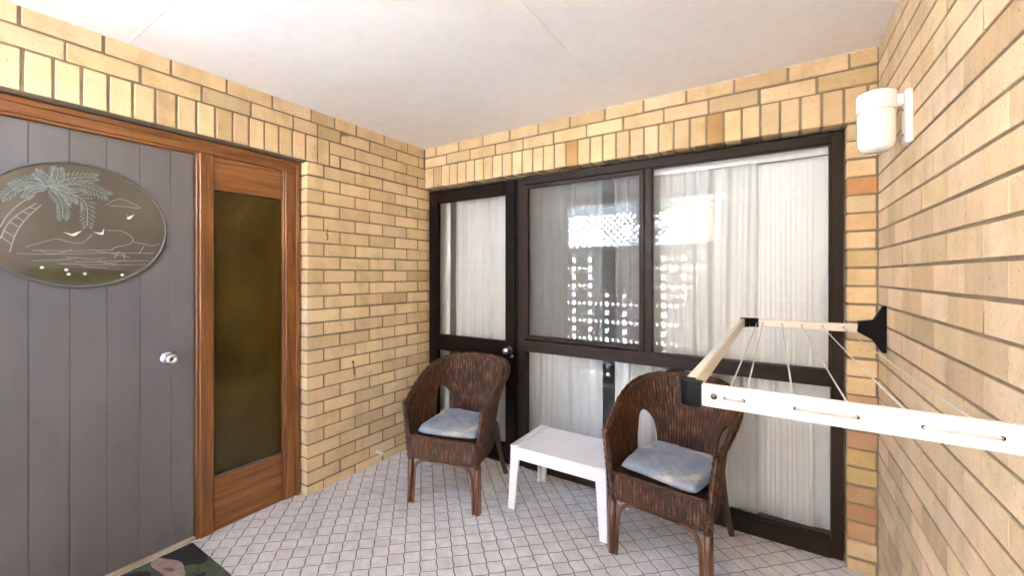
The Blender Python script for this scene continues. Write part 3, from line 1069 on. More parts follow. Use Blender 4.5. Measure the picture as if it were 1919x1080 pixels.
# ------------------------------------------------------------------ brown aluminium window
wd = tag(empty('window', (0.9, GY, 0)), 'large brown aluminium window with insect screen sash and full-width lower pane', 'window')
AL = 'brown_aluminium'
X0, X1, ZT = 0.006, 1.872, 2.106        # local x of the frame (world 0.906 .. 2.772)
def w(name, a, b, mat=AL, parent=wd, c=0.002):
    return box(name, a, b, mat, parent, c)
w('frame_stile', (X0, 0, 0.0), (X0 + 0.052, 0.065, ZT))
w('frame_stile', (X1 - 0.048, 0, 0.0), (X1, 0.065, ZT))
w('frame_head', (X0 + 0.0525, 0, 2.058), (X1 - 0.0485, 0.065, ZT))
w('frame_sill', (X0 + 0.0525, -0.008, 0.0), (X1 - 0.0485, 0.065, 0.080))
w('transom', (X0 + 0.0525, -0.004, 0.846), (X1 - 0.0485, 0.065, 0.895))
w('transom_cap', (X0 + 0.0525, -0.012, 0.8955), (X1 - 0.0485, 0.05, 0.928))
w('transom_lip', (X0 + 0.0525, -0.007, 0.866), (X1 - 0.0485, -0.0045, 0.8955), c=0.001)
w('mullion', (0.902, 0.003, 0.9285), (0.955, 0.06, 2.0575))
sash = empty('screen_sash', (0, 0, 0)); sash.parent = wd
w('sash_stile', (0.060, -0.010, 0.940), (0.088, 0.010, 2.050), parent=sash)
w('sash_stile', (0.884, -0.010, 0.940), (0.912, 0.010, 2.050), parent=sash)
w('sash_rail', (0.0885, -0.009, 2.022), (0.8835, 0.010, 2.050), parent=sash)
w('sash_rail', (0.0885, -0.009, 0.940), (0.8835, 0.010, 0.968), parent=sash)
MB().box((0.060, 0.0330, 0.930), (0.900, 0.0336, 2.056)).obj('insect_screen', 'insect_mesh', sash)
def pane(a, b):
    return box('glass_pane', a, b, 'clear_glass', wd)
box('glass_pane', (0.086, -0.0025, 0.965), (0.886, 0.0025, 2.025), 'clear_glass', sash)
pane((0.9525, 0.026, 0.925), (X1 - 0.046, 0.031, 2.060))
pane((0.055, 0.026, 0.078), (X1 - 0.046, 0.031, 0.848))
w('glazing_bead', (0.9555, 0.012, 0.9285), (0.964, 0.025, 2.0575), c=0.001)
w('glazing_bead', (X1 - 0.058, 0.012, 0.9285), (X1 - 0.0485, 0.025, 2.0575), c=0.001)
w('glazing_bead', (0.9645, 0.012, 2.048), (X1 - 0.0585, 0.025, 2.0575), c=0.001)
w('glazing_bead', (0.0590, 0.012, 0.0805), (X1 - 0.0585, 0.025, 0.089), c=0.001)

# ------------------------------------------------------------------ curtains
def curtain(name, x0, x1, y, z0, z1, amp, pitch, mat, label, seed, taper=0.0):
    rnd = random.Random(seed)
    ph = [rnd.uniform(0, 6.28) for _ in range(6)]
    nx = max(24, int((x1 - x0) / pitch * 10)); nz = 26
    vs, fs = [], []
    for i in range(nx + 1):
        t = i / nx
        for j in range(nz + 1):
            s = j / nz
            x = x0 + (x1 - x0) * t
            a = 2 * PI * (x / pitch) + 1.1 * math.sin(x * 9 + ph[0]) + 0.5 * math.sin(s * 4 + ph[1] + x * 5)
            am = amp * (1 - taper * s)
            yy = y + am * (0.6 + 0.4 * s + 0.35 * math.sin(x * 14 + ph[2])) * math.sin(a) + am * 0.35 * math.sin(2.3 * a + ph[3]) + 0.006 * math.sin(s * 5 + x * 7 + ph[4])
            x += 0.004 * math.sin(s * 3 + x * 20 + ph[5]) * (1 - s)
            vs.append((x, yy, z0 + (z1 - z0) * s))
    for i in range(nx):
        for j in range(nz):
            fs.append((i * (nz + 1) + j, (i + 1) * (nz + 1) + j, (i + 1) * (nz + 1) + j + 1, i * (nz + 1) + j + 1))
    o = MB().add(vs, fs).obj(name, mat, None, True, fix=False)
    tag(o, label, 'curtain', 'white curtains behind the glass')
    return o
curtain('curtain', 0.02, 0.128, 0.175, 0.06, 2.20, 0.004, 0.12, 'lining_white', 'narrow flat strip of pale curtain at the hinge edge of the side door', 1)
curtain('curtain', 0.186, 0.86, 0.19, 0.06, 2.20, 0.010, 0.085, 'sheer_white', 'softly gathered white sheer curtain behind the side door glass', 2)
curtain('curtain', 0.88, 1.495, 0.185, 0.05, 2.20, 0.016, 0.105, 'sheer_white', 'white curtain left of the dark gap, behind the insect screen', 3)
curtain('curtain', 1.585, 2.41, 0.185, 0.055, 2.035, 0.017, 0.095, 'sheer_white', 'gathered white curtain right of the dark gap, behind the right wicker chair', 4)
curtain('curtain', 2.39, 2.66, 0.205, 0.055, 2.03, 0.0032, 0.024, 'lining_white', 'finely pleated white curtain near the right end of the window', 5, 0.8)
curtain('curtain', 2.645, 2.86, 0.222, 0.05, 2.035, 0.004, 0.15, 'lining_white', 'flat white curtain edge against the brick pier end of the window', 6)
tr = tag(empty('curtain_track', (1.6, 0.15, 2.04)), 'white curtain track across the top of the right window pane', 'curtain track')
box('track_rail', (-0.02, -0.010, 0.0), (1.26, 0.09, 0.022), 'white_metal', tr, 0.003)
box('track_face', (-0.02, -0.014, -0.018), (1.26, -0.0105, 0.03), 'white_metal', tr, 0.001)

# ------------------------------------------------------------------ wicker chairs
def chair_w(z): return 0.222 + 0.10 * (z - 0.28) + 0.24 * max(0.0, z - 0.56)
def chair_b(z): return 0.185 + 0.17 * (z - 0.28)
def plan(t, z, off=0.0):
    p = 0.62
    s, c = math.sin(t), max(0.0, math.cos(t))
    w_, b_ = chair_w(z) + off, chair_b(z) + off
    return Vector((w_ * math.copysign(abs(s) ** p, s), -0.262 + (b_ + 0.262) * c ** p, z))
NS = 400
ts = [-PI / 2 + PI * i / 2000 for i in range(2001)]
cum = [0.0]
for i in range(2000):
    cum.append(cum[-1] + (plan(ts[i + 1], 0.5) - plan(ts[i], 0.5)).length)
TOT = cum[-1]
def t_at(a):
    d = a * TOT
    lo, hi = 0, 2000
    while hi - lo > 1:
        mid = (lo + hi) // 2
        if cum[mid] <= d: lo = mid
        else: hi = mid
    f = (d - cum[lo]) / max(1e-9, cum[hi] - cum[lo])
    return ts[lo] + (ts[hi] - ts[lo]) * f
ZB = 0.285
def top_h(a):
    s = min(1.0, abs(2 * a - 1))
    return 0.600 + 0.225 * math.cos(s * PI / 2) ** 1.15
def in_hole(a, z, grow=0.0):
    s = abs(2 * a - 1)
    dx = (s - 0.39) * TOT / 2
    hz, hw, hh = 0.44, 0.086 + grow, 0.190 + grow
    if z < hz:
        return abs(dx) < hw and z > 0.405 - grow
    return (dx / hw) ** 2 + ((z - hz) / hh) ** 2 < 1
def make_chair_meshes():
    M = {}
    NR = 72
    # woven shell: outer and inner skin with stakes standing proud
    vs, uvs, fs = [], [], []
    for side in (0, 1):
        for i in range(NS + 1):
            a = i / NS
            t = t_at(a)
            h = top_h(a)
            for j in range(NR + 1):
                z = ZB + (h - ZB) * j / NR
                stake = 0.5 + 0.5 * math.cos(2 * PI * a * TOT / 0.0152)
                off = (0.0055 if side == 0 else -0.0055) + (0.0034 if side == 0 else -0.0034) * stake
                # open knotwork band across the upper back
                s = abs(2 * a - 1)
                if s < 0.30 and 0.655 < z < 0.735:
                    off += (1 if side == 0 else -1) * 0.0035 * math.sin(2 * PI * a * TOT / 0.036 + 2 * PI * z / 0.030) * math.sin(2 * PI * a * TOT / 0.036 - 2 * PI * z / 0.030)
                vs.append(plan(t, z, off))
                uvs.append((a * TOT, z))
    st = (NS + 1) * (NR + 1)
    for side in (0, 1):
        for i in range(NS):
            for j in range(NR):
                a = (i + .5) / NS; z = ZB + (top_h(a) - ZB) * (j + .5) / NR
                if in_hole(a, z):
                    continue
                b = side * st + i * (NR + 1) + j
                q = (b, b + NR + 1, b + NR + 2, b + 1)
                fs.append(q[::-1] if side else q)
    mb = MB().add(vs, fs)
    me = mb.mesh('woven_shell', 'wicker', True, fix=False)
    ul = me.uv_layers.new(name='UVMap')
    for lp in me.loops:
        ul.data[lp.index].uv = uvs[lp.vertex_index]
    M['woven_shell'] = me
    def uvtube(name, pts, r, n=12, twist=0, amp=0.0, mat='wicker', k=22):
        m_ = MB().tube(pts, r, n, mod=(lambda i, a: amp * math.sin(twist * a + i * k * 0.1)) if amp else None)
        me_ = m_.mesh(name, mat, True)
        ul_ = me_.uv_layers.new(name='UVMap')
        L = [0.0]
        for p, q in zip(pts[:-1], pts[1:]):
            L.append(L[-1] + (Vector(q) - Vector(p)).length)
        for lp in me_.loops:
            vi = lp.vertex_index
            ul_.data[lp.index].uv = ((vi % n) * 0.007, L[min(vi // n, len(L) - 1)])
        return me_
    rim = []
    for i in range(181):
        a = i / 180
        rim.append(plan(t_at(a), top_h(a), 0.002))
    M['top_rim'] = uvtube('top_rim', rim, 0.0150, 12, 3, 0.12, k=9)
    for sg in (-1, 1):
        # hole rim
        loop = []
        for i in range(56):
            th = 2 * PI * i / 56
            dx = 0.086 * math.cos(th); z = 0.44 + (0.190 * math.sin(th) if math.sin(th) > 0 else 0.038 * math.sin(th))
            s = 0.39 + dx / (TOT / 2)
            loop.append(plan(t_at(0.5 + sg * s / 2), z))
        me_ = MB().tube(loop, 0.0095, 8, closed=True).mesh('opening_rim', 'wicker', True)
        ul_ = me_.uv_layers.new(name='UVMap')
        for lp in me_.loops:
            ul_.data[lp.index].uv = ((lp.vertex_index % 8) * 0.007, (lp.vertex_index // 8) * 0.008)
        M['opening_rim%d' % sg] = me_
        # wrapped post
        x1 = sg * (chair_w(0.6)); x0 = sg * chair_w(0.28)
        P = [Vector((x1 + (x0 - x1) * k / 40, -0.262, 0.618 - (0.618 - 0.262) * k / 40)) for k in range(41)]
        M['front_post%d' % sg] = uvtube('front_post', P, [0.012] + [0.019] * 38 + [0.0185, 0.016], 12, 2, 0.13, k=16)
        # leg: two canes side by side, the inner one bends into the brace
        fx = sg * 0.2285
        q = MB()
        q.tube([(sg * 0.2225, -0.262, 0.272), (sg * 0.225, -0.264, 0.15), (fx, -0.266, 0.0)], 0.0160, 12)
        q.tube([(sg * 0.2225 + sg * 0.004, -0.238, 0.272), (sg * 0.229, -0.240, 0.15), (fx + sg * 0.004, -0.243, 0.0)], 0.0125, 10)
        M['front_leg%d' % sg] = q.mesh('leg', 'cane', True)
        br = catmull([(sg * 0.203, -0.268, 0.0), (sg * 0.197, -0.266, 0.12), (sg * 0.190, -0.266, 0.205), (sg * 0.168, -0.266, 0.250), (sg * 0.12, -0.266, 0.272), (sg * 0.03, -0.266, 0.276)], 8)
        M['brace%d' % sg] = MB().tube(br, 0.0098, 10).mesh('brace', 'cane', True)
        rl = catmull([(sg * 0.19, 0.13, 0.40), (sg * 0.195, 0.165, 0.26), (sg * 0.203, 0.215, 0.12), (sg * 0.212, 0.268, 0.0)], 6)
        M['rear_leg%d' % sg] = MB().tube(rl, [0.018] * 8 + [0.0165] * (len(rl) - 8), 12).mesh('leg', 'dark_cane', True)
    # front skirt of the seat
    vs, uvs, fs = [], [], []
    NX, NZ = 120, 14
    for side in (0, 1):
        for i in range(NX + 1):
            x = -0.215 + 0.43 * i / NX
            for j in range(NZ + 1):
                z = 0.278 + 0.130 * j / NZ
                st_ = 0.5 + 0.5 * math.cos(2 * PI * x / 0.0152)
                y = -0.262 - 0.010 * math.cos(x / 0.215 * PI / 2) + (-0.006 - 0.002 * st_ if side == 0 else 0.006)
                vs.append((x, y, z)); uvs.append((x + 1, z))
    st = (NX + 1) * (NZ + 1)
    for side in (0, 1):
        for i in range(NX):
            for j in range(NZ):
                b = side * st + i * (NZ + 1) + j
                q = (b, b + NZ + 1, b + NZ + 2, b + 1)
                fs.append(q[::-1] if side else q)
    me = MB().add(vs, fs).mesh('front_skirt', 'wicker', True, fix=False)
    ul = me.uv_layers.new(name='UVMap')
    for lp in me.loops:
        ul.data[lp.index].uv = uvs[lp.vertex_index]
    M['front_skirt'] = me
    e = [Vector((-0.22 + 0.44 * i / 40, -0.262 - 0.010 * math.cos((-0.22 + 0.44 * i / 40) / 0.22 * PI / 2), 0)) for i in range(41)]
    M['skirt_edge0'] = uvtube('skirt_edge', [p + Vector((0, 0, 0.281)) for p in e], 0.0095, 10, 2, 0.10, k=14)
    M['skirt_edge1'] = uvtube('skirt_edge', [p + Vector((0, 0, 0.408)) for p in e], 0.0100, 10, 2, 0.10, k=14)
    be = [plan(t_at(i / 120), ZB + 0.003) for i in range(121)]
    M['base_rim'] = uvtube('base_rim', be, 0.0095, 10, 2, 0.10, k=14)
    # woven seat
    outl = [plan(t_at(i / 60), 0.40, -0.004) for i in range(61)]
    vs = [Vector((p.x, p.y, 0.400)) for p in outl] + [Vector((p.x, p.y, 0.388)) for p in outl]
    n_ = len(outl)
    fs = [tuple(range(n_)), tuple(range(n_, 2 * n_))[::-1]] + [(i, (i + 1) % n_, n_ + (i + 1) % n_, n_ + i) for i in range(n_)]
    me = MB().add(vs, fs).mesh('seat', 'wicker', fix=True)
    ul = me.uv_layers.new(name='UVMap')
    for lp in me.loops:
        c_ = me.vertices[lp.vertex_index].co
        ul.data[lp.index].uv = (c_.x + 1, c_.y + 1)
    M['seat'] = me
    return M
CH = make_chair_meshes()
def make_chair(loc, rz, label):
    t = tag(empty('wicker_chair', loc, rz), label, 'chair', 'brown wicker tub chairs')
    for k, me in CH.items():
        nm = k.rstrip('-01').rstrip('-')
        nm = {'front_leg': 'leg', 'rear_leg': 'leg'}.get(nm, nm)
        link(nm, me, t)
    return t
C1 = ((0.744, -0.405, 0.0), R(14))
C2 = ((2.052, -0.256, 0.0), R(-6.5))
make_chair(*C1, 'brown wicker tub chair in the corner, in front of the glazed side door')
make_chair(*C2, 'brown wicker tub chair under the drying rack, right of the white table')

def cushion(loc, rz, label, seed):
    rnd = random.Random(seed)
    N = 40
    ph = [rnd.uniform(0, 6.28) for _ in range(8)]
    top, bot = [], []
    W2, D2 = 0.198, 0.205
    def sq(a, b):
        r = max(abs(a), abs(b))
        k = 0.30 * (abs(a) ** 4) * (abs(b) ** 4)
        return a * (1 - 0.22 * k), b * (1 - 0.22 * k)
    def wave(x, y):
        return 0.0020 * math.sin(x * 30 + ph[0] + 6 * y) + 0.0018 * math.sin(y * 34 + ph[1] + x * 13) + 0.0016 * math.sin((x + y) * 75 + ph[2])
    vs, fs = [], []
    for side in (1, -1):
        for i in range(N + 1):
            for j in range(N + 1):
                a, b = -1 + 2 * i / N, -1 + 2 * j / N
                x, y = sq(a, b)
                e = max(0.0, 1 - abs(a) ** 7) ** 0.36 * max(0.0, 1 - abs(b) ** 7) ** 0.36
                hgt = (0.030 if side > 0 else 0.022) * e
                X, Y = x * W2, y * D2
                X *= 1 + 0.025 * math.sin(3 * b + ph[3]); Y *= 1 + 0.03 * math.sin(2.5 * a + ph[4])
                z = 0.026 + side * hgt + (wave(X, Y) * e if side > 0 else 0) + 0.004 * math.sin(a * 2 + ph[5]) * abs(b)
                vs.append((X, Y, z))
    st = (N + 1) ** 2
    for side in (0, 1):
        for i in range(N):
            for j in range(N):
                b = side * st + i * (N + 1) + j
                q = (b, b + N + 1, b + N + 2, b + 1)
                fs.append(q if side == 0 else q[::-1])
    t = tag(empty('seat_cushion', loc, rz), label, 'cushion', 'blue seat cushions')
    body = MB().add(vs, fs).obj('cushion_body', 'blue_cotton', t, True, fix=False)
    edge = []
    for i in range(N): edge.append(vs[i * (N + 1)])
    for j in range(N): edge.append(vs[N * (N + 1) + j])
    for i in range(N): edge.append(vs[(N - i) * (N + 1) + N])
    for j in range(N): edge.append(vs[N - j])
    MB().tube(edge, 0.0038, 6, closed=True).obj('piping', 'blue_cotton', t, True)
    return t
def inchair(C, x, y, z):
    return (C[0][0] + x * math.cos(C[1]) - y * math.sin(C[1]), C[0][1] + x * math.sin(C[1]) + y * math.cos(C[1]), z)
cushion(inchair(C1, 0.0, -0.040, 0.408), C1[1] + R(2), 'faded blue cotton cushion on the wicker chair in the corner', 11)
cushion(inchair(C2, 0.0, -0.045, 0.408), C2[1] - R(3), 'grey-blue wrinkled cotton cushion on the wicker chair under the drying rack', 12)

# ------------------------------------------------------------------ white plastic table
tb = tag(empty('side_table', (1.447, -0.245, 0)), 'low white plastic side table between the two wicker chairs', 'table')
TX, TY, TZ = 0.300, 0.195, 0.382
WP = 'white_plastic'
for sg in (-1, 1):
    box('end_rail', (sg * TX, -TY, TZ - 0.020), (sg * (TX - 0.052), TY, TZ), WP, tb, 0.004)
    box('long_apron', (-TX + 0.004, sg * (TY - 0.004), TZ - 0.082), (TX - 0.004, sg * (TY - 0.016), TZ - 0.0205), WP, tb, 0.003)
    box('short_apron', (sg * (TX - 0.004), -TY + 0.0165, TZ - 0.082), (sg * (TX - 0.016), TY - 0.0165, TZ - 0.0205), WP, tb, 0.003)
NSL = 5
sw = (2 * TY) / NSL
for i in range(NSL):
    box('slat', (-TX + 0.0525, -TY + i * sw + 0.0005, TZ - 0.018), (TX - 0.0525, -TY + (i + 1) * sw - 0.0005, TZ - 0.006), WP, tb, 0.0016)
box('under_tray', (-TX + 0.017, -TY + 0.017, TZ - 0.030), (TX - 0.017, TY - 0.017, TZ - 0.0205), WP, tb)
for sx in (-1, 1):
    for sy in (-1, 1):
        q = MB()
        a0, b0 = sx * (TX - 0.004), sy * (TY - 0.004)
        dx, dy = sx * 0.012, sy * 0.010
        def pt(x, y, z):
            k = (TZ - 0.021 - z) / (TZ - 0.021)
            return (a0 - sx * x + dx * k, b0 - sy * y + dy * k, z)
        for (wx, wy) in ((0.064, 0.0), (0.0, 0.056)):
            zt, zm, zb_ = TZ - 0.0210, TZ - 0.085, 0.0
            th = 0.012
            if wx:
                ring = lambda z, ww: [pt(-0.0006, -0.0006, z), pt(ww, -0.0006, z), pt(ww, th, z), pt(-0.0006, th, z)]
                A, B, D = ring(zt, 0.062), ring(zm, 0.058), ring(zb_, 0.042)
            else:
                ring = lambda z, ww: [pt(-0.0003, th + 0.0005, z), pt(th, th + 0.0005, z), pt(th, ww, z), pt(-0.0003, ww, z)]
                A, B, D = ring(zt, 0.058), ring(zm, 0.054), ring(zb_, 0.040)
            q.add(A + B + D, [(0, 1, 2, 3), (8, 11, 10, 9)] + [(r0 * 4 + i, r0 * 4 + (i + 1) % 4, (r0 + 1) * 4 + (i + 1) % 4, (r0 + 1) * 4 + i) for r0 in (0, 1) for i in range(4)])
        q.obj('leg', WP, tb)

# ------------------------------------------------------------------ wall-mounted drying rack
rk = tag(empty('drying_rack', (WID, -0.16, 1.166)), 'cream wall-mounted folding clothes drying rack with cord lines and black corners', 'drying rack')
IV = 'ivory_metal'
XA = 2.3564 - WID        # outer bar
YB = -1.535              # near arm
H2 = 0.0195
def rz_(y):              # the rack rises a little towards the near end
    return 0.018 * (y / YB)
q = MB()
def bar(name, p, q_, wd_, ht, mat=IV, c=0.003):
    p, q_ = Vector(p), Vector(q_)
    d = (q_ - p); L = d.length
    o = MB().box((0, -wd_ / 2, -ht / 2), (L, wd_ / 2, ht / 2), c).obj(name, mat, rk)
    o.location = p
    o.rotation_euler = d.to_track_quat('X', 'Z').to_euler()
    return o
far_arm = bar('far_arm', (-0.085, 0, 0), (XA + 0.0255, 0, 0.002), 0.018, 0.036)
box('joint_sleeve', (XA + 0.0262, -0.0105, -0.0205), (XA + 0.066, 0.0105, 0.0225), 'black_plastic', rk, 0.002)
box('joint_sleeve', (XA - 0.0105, -0.056, -0.0205), (XA + 0.0105, -0.0262, 0.0225), 'black_plastic', rk, 0.002)
near_arm = bar('near_arm', (-0.060, YB, rz_(YB)), (XA + 0.024, YB, rz_(YB)), 0.018, 0.039)
out_bar = bar('outer_bar', (XA, -0.030, 0.001), (XA, YB + 0.022, rz_(YB)), 0.018, 0.039)
for y, a in ((0.0, 0.026), (YB, -0.026)):
    z = rz_(y)
    s = 1 if y == 0.0 else -1
    # rounded corner piece
    poly = []
    R0 = 0.026
    cx, cy = XA + R0 - 0.0125, y - s * (R0 - 0.0125)
    poly.append((XA + 0.026, y + s * 0.0125))
    for i in range(9):
        th = PI / 2 * i / 8
        poly.append((cx - R0 * math.sin(th), cy + s * R0 * math.cos(th)))
    poly.append((XA - 0.0125, y - s * 0.026))
    poly.append((XA + 0.0125, y - s * 0.026))
    poly.append((XA + 0.0125, y - s * 0.0125))
    poly.append((XA + 0.026, y - s * 0.0125))
    MB().prism(poly, 2, z - 0.0225, z + 0.0225).obj('corner_joint', 'black_plastic', rk)
    # wall bracket: flared side view
    prof = [(-0.0005, 0.102), (-0.012, 0.102), (-0.042, 0.040), (-0.094, 0.032), (-0.098, -0.014), (-0.046, -0.046), (-0.014, -0.100), (-0.0005, -0.100)]
    qd = MB()
    n = len(prof)
    vs = []
    for yy, sc in ((-0.017, 0.94), (-0.014, 1.0), (0.014, 1.0), (0.017, 0.94)):
        for (px, pz) in prof:
            vs.append((px * (sc if px < -0.01 else 1), y + yy, z + pz * sc))
    fs = [tuple(range(n)), tuple(range(3 * n, 4 * n))[::-1]]
    for lv in range(3):
        for i in range(n):
            fs.append((lv * n + i, lv * n + (i + 1) % n, (lv + 1) * n + (i + 1) % n, (lv + 1) * n + i))
    qd.add(vs, fs)
    qd.obj('wall_bracket', 'black_plastic', rk)
nx_ = [2.4211, 2.4493, 2.5228, 2.6008, 2.6742, 2.7501]
fx_ = [2.4150, 2.4407, 2.5180, 2.5944, 2.6725, 2.7480]
for a, b in zip(nx_, fx_):
    pa, pb = Vector((a - WID, YB + 0.009, rz_(YB) - 0.002)), Vector((b - WID, -0.009, 0.0))
    sag = 0.004
    P = [pa.lerp(pb, t / 12) - Vector((0, 0, sag * 4 * (t / 12) * (1 - t / 12))) for t in range(13)]
    MB().tube(P, 0.0017, 6).obj('cord_line', 'line_cord', rk, True)
YF = YB - 0.0092
MB().lathe([(0.0, -0.002), (0.0058, -0.0015), (0.0058, 0.0), (0.0, 0.0)], 16, (2.4031 - WID, YF, rz_(YB) + 0.001), 'y').obj('screw', 'dark_steel', rk, True)
for a, b in ((2.4211, 2.4493), (2.5228, 2.6008), (2.6742, 2.7501)):
    for x in (a, b):
        MB().lathe([(0.0, -0.0005), (0.0032, -0.0005), (0.0032, 0.001), (0.0, 0.001)], 12, (x - WID, YF, rz_(YB) + 0.0005), 'y').obj('cord_hole', 'black_rubber', rk)
    MB().tube([(a - WID, YF + 0.001, rz_(YB) + 0.0005), (a - WID + 0.004, YF - 0.0016, rz_(YB)), (b - WID - 0.004, YF - 0.0016, rz_(YB)), (b - WID, YF + 0.001, rz_(YB) + 0.0005)], 0.0023, 6).obj('cord_loop', 'loop_cord', rk, True)
for x in (2.4407, 2.5180, 2.5944, 2.6725, 2.748):
    MB().lathe([(0.0, -0.001), (0.0034, -0.001), (0.0034, 0.001), (0.0, 0.001)], 10, (x - WID, -0.0092, 0.001), 'y').obj('cord_hole', 'dark_steel', rk)

# ------------------------------------------------------------------ wall lamp
lp = tag(empty('wall_lamp', (WID, -0.556, 1.95)), 'white jar-shaped porch lamp on an arm high on the right brick wall', 'lamp')
box('back_plate', (-0.020, -0.030, -0.090), (0.0, 0.030, 0.098), 'lamp_white', lp, 0.006)
for z in (0.035, -0.055):
    MB().lathe([(0.0, -0.003), (0.004, -0.002), (0.004, 0.0), (0.0, 0.0)], 12, (-0.0202, 0.008, z), 'x').obj('screw', 'dark_steel', lp, True)
box('arm', (-0.062, -0.018, 0.050), (-0.0195, 0.018, 0.088), 'lamp_white', lp, 0.005)
LX, LR = -0.094, 0.0565
MB().lathe([(0.0, 0.108), (LR - 0.008, 0.108), (LR - 0.001, 0.104), (LR, 0.098), (LR, 0.042), (LR - 0.004, 0.040), (0.0, 0.040)], 40, (LX, 0, 0), 'z').obj('cap', 'lamp_white', lp, True)
MB().lathe([(0.0, 0.040), (LR - 0.0025, 0.040), (LR - 0.0015, 0.030), (LR - 0.0025, -0.075), (LR - 0.007, -0.092), (LR - 0.018, -0.102), (0.0, -0.105)], 40, (LX, 0, 0), 'z').obj('jar_shade', 'opal_glass', lp, True)

# ------------------------------------------------------------------ small things on the entry wall
pp = tag(empty('pipe_stub', (0, -0.485, 0.088)), 'short white plastic pipe stub poking from the brick wall near the floor', 'pipe')
MB().tube([(-0.03, 0, 0.004), (0.062, 0, -0.006)], 0.0135, 16).obj('pipe', 'ivory_metal', pp, True)
MB().tube([(0.0622, 0, -0.006), (0.0626, 0, -0.006)], 0.009, 12).obj('pipe_bore', 'line_cord', pp, True)
hk = tag(empty('wall_hook', (0, -0.8944, 1.667)), 'thin rusty wire hook on the brick wall at head height', 'hook')
MB().tube([tuple(p) for p in catmull([(-0.004, 0.012, 0.052), (0.006, 0.004, 0.030), (0.008, -0.002, 0.006), (0.010, 0.003, -0.020), (0.004, 0.0, -0.036)], 6)], [0.0022] * 12 + [0.0034] * 13, 7).obj('hook_wire', 'rusty_steel', hk, True)
hk2 = tag(empty('wall_hook', (0, -0.6911, 0.749)), 'small dark metal wall hook low on the brick wall near the corner chair', 'hook')
MB().tube([tuple(p) for p in catmull([(0.003, -0.002, 0.055), (0.007, -0.003, 0.020), (0.006, 0.002, -0.015), (0.008, 0.002, -0.050)], 6)], 0.0032, 7).obj('hook_wire', 'rusty_steel', hk2, True)
MB().lathe([(0.0, 0.006), (0.008, 0.005), (0.008, -0.001), (0.0, -0.001)], 14, (0.0, -0.003, 0.040), 'x').obj('fixing_disc', 'rusty_steel', hk2, True)

# ------------------------------------------------------------------ breeze block wall and lattice behind the camera
bw = tag(empty('breeze_block_wall', (0, SCREEN_Y, 0)), 'painted breeze block screen wall mirrored in the window glass', 'wall')
def block_mesh():
    cu = bpy.data.curves.new('breeze_block', 'CURVE')
    cu.dimensions = '2D'
    cu.fill_mode = 'BOTH'
    cu.extrude = 0.022
    P = 0.2375
    h = P / 2 - 0.0015
    def poly(pts):
        sp = cu.splines.new('POLY')
        sp.points.add(len(pts) - 1)
        for i, (x, y) in enumerate(pts):
            sp.points[i].co = (x, y, 0, 1)
        sp.use_cyclic_u = True
    poly([(-h, -h), (h, -h), (h, h), (-h, h)])
    c0 = 0.0
    def circ(cx, cy, r, n=16):
        poly([(cx + r * math.cos(2 * PI * i / n), cy + r * math.sin(2 * PI * i / n)) for i in range(n)])
    # four-pointed star in the upper half: the gap between four discs
    sy, d, r = 0.048, 0.100, 0.0712
    star = []
    for k in range(4):
        th = k * PI / 2
        for i in range(7):
            a = th + PI + (PI * 0.245) * (1 - 2 * i / 6)
            star.append((d * math.cos(th) + r * math.cos(a), sy + d * math.sin(th) + r * math.sin(a)))
    star.sort(key=lambda p: math.atan2(p[1] - sy, p[0]))
    poly(star)
    circ(0.0, -0.070, 0.036, 20)
    for sx in (-1, 1):
        circ(sx * 0.092, sy + 0.0, 0.022) if False else None
        circ(sx * 0.084, -0.070, 0.024)
    tmp = bpy.data.objects.new('tmp', cu)
    me = bpy.data.meshes.new_from_object(tmp)
    bpy.data.objects.remove(tmp)
    bpy.data.curves.remove(cu)
    me.name = 'breeze_block'
    me.materials.clear()
    me.materials.append(MAT['block_paint'])
    return me
bme = block_mesh()
for i in range(8):
    for j in range(7):
        o = link('breeze_block', bme, bw, (0.1188 + 0.2375 * i, 0, 0.135 + 0.2375 * j))
        o.rotation_euler.x = R(90)
box('capping', (0.0, -0.055, 1.682), (1.9, 0.055, 1.75), 'block_paint', bw, 0.004)
box('base_course', (0.0, -0.05, -0.05), (1.9, 0.05, 0.0150), 'block_paint', bw)
ls = tag(empty('lattice_screen', (0, SCREEN_Y, 1.75)), 'white diagonal lattice screen mirrored in the upper window glass', 'screen')
LH = 0.63
for a, b in (((0, -0.02, 0), (1.9, 0.02, 0.03)), ((0, -0.02, LH - 0.03), (1.9, 0.02, LH)), ((0, -0.02, 0.0305), (0.03, 0.02, LH - 0.0305)), ((1.87, -0.02, 0.0305), (1.9, 0.02, LH - 0.0305))):
    box('frame_rail', a, b, 'white_metal', ls)
pit = 0.088
for dirn, yy in ((1, 0.004), (-1, -0.004)):
    s = -LH
    while s < 1.9:
        x0, x1 = (s, s + LH)
        za, zb_ = (0.0, LH) if dirn > 0 else (LH, 0.0)
        pa, pb = Vector((x0, 0, za)), Vector((x1, 0, zb_))
        # clip to the frame
        ta, tb_ = 0.0, 1.0
        if x0 < 0.02: ta = (0.02 - x0) / LH
        if x1 > 1.88: tb_ = (1.88 - x0) / LH
        if tb_ - ta > 0.05:
            A, B = pa.lerp(pb, ta), pa.lerp(pb, tb_)
            o = MB().box((0, yy - 0.003, -0.009), ((B - A).length, yy + 0.003, 0.009)).obj('slat', 'white_metal', ls)
            o.location = A
            o.rotation_euler.y = -math.atan2(B.z - A.z, B.x - A.x)
        s += pit
pw = tag(MB().box((1.2, -4.42, -0.05), (4.2, -4.2, 2.75)).obj('passage_wall', 'brickwork'), 'brick wall closing the passage, mirrored behind the figure in the glass', 'wall')

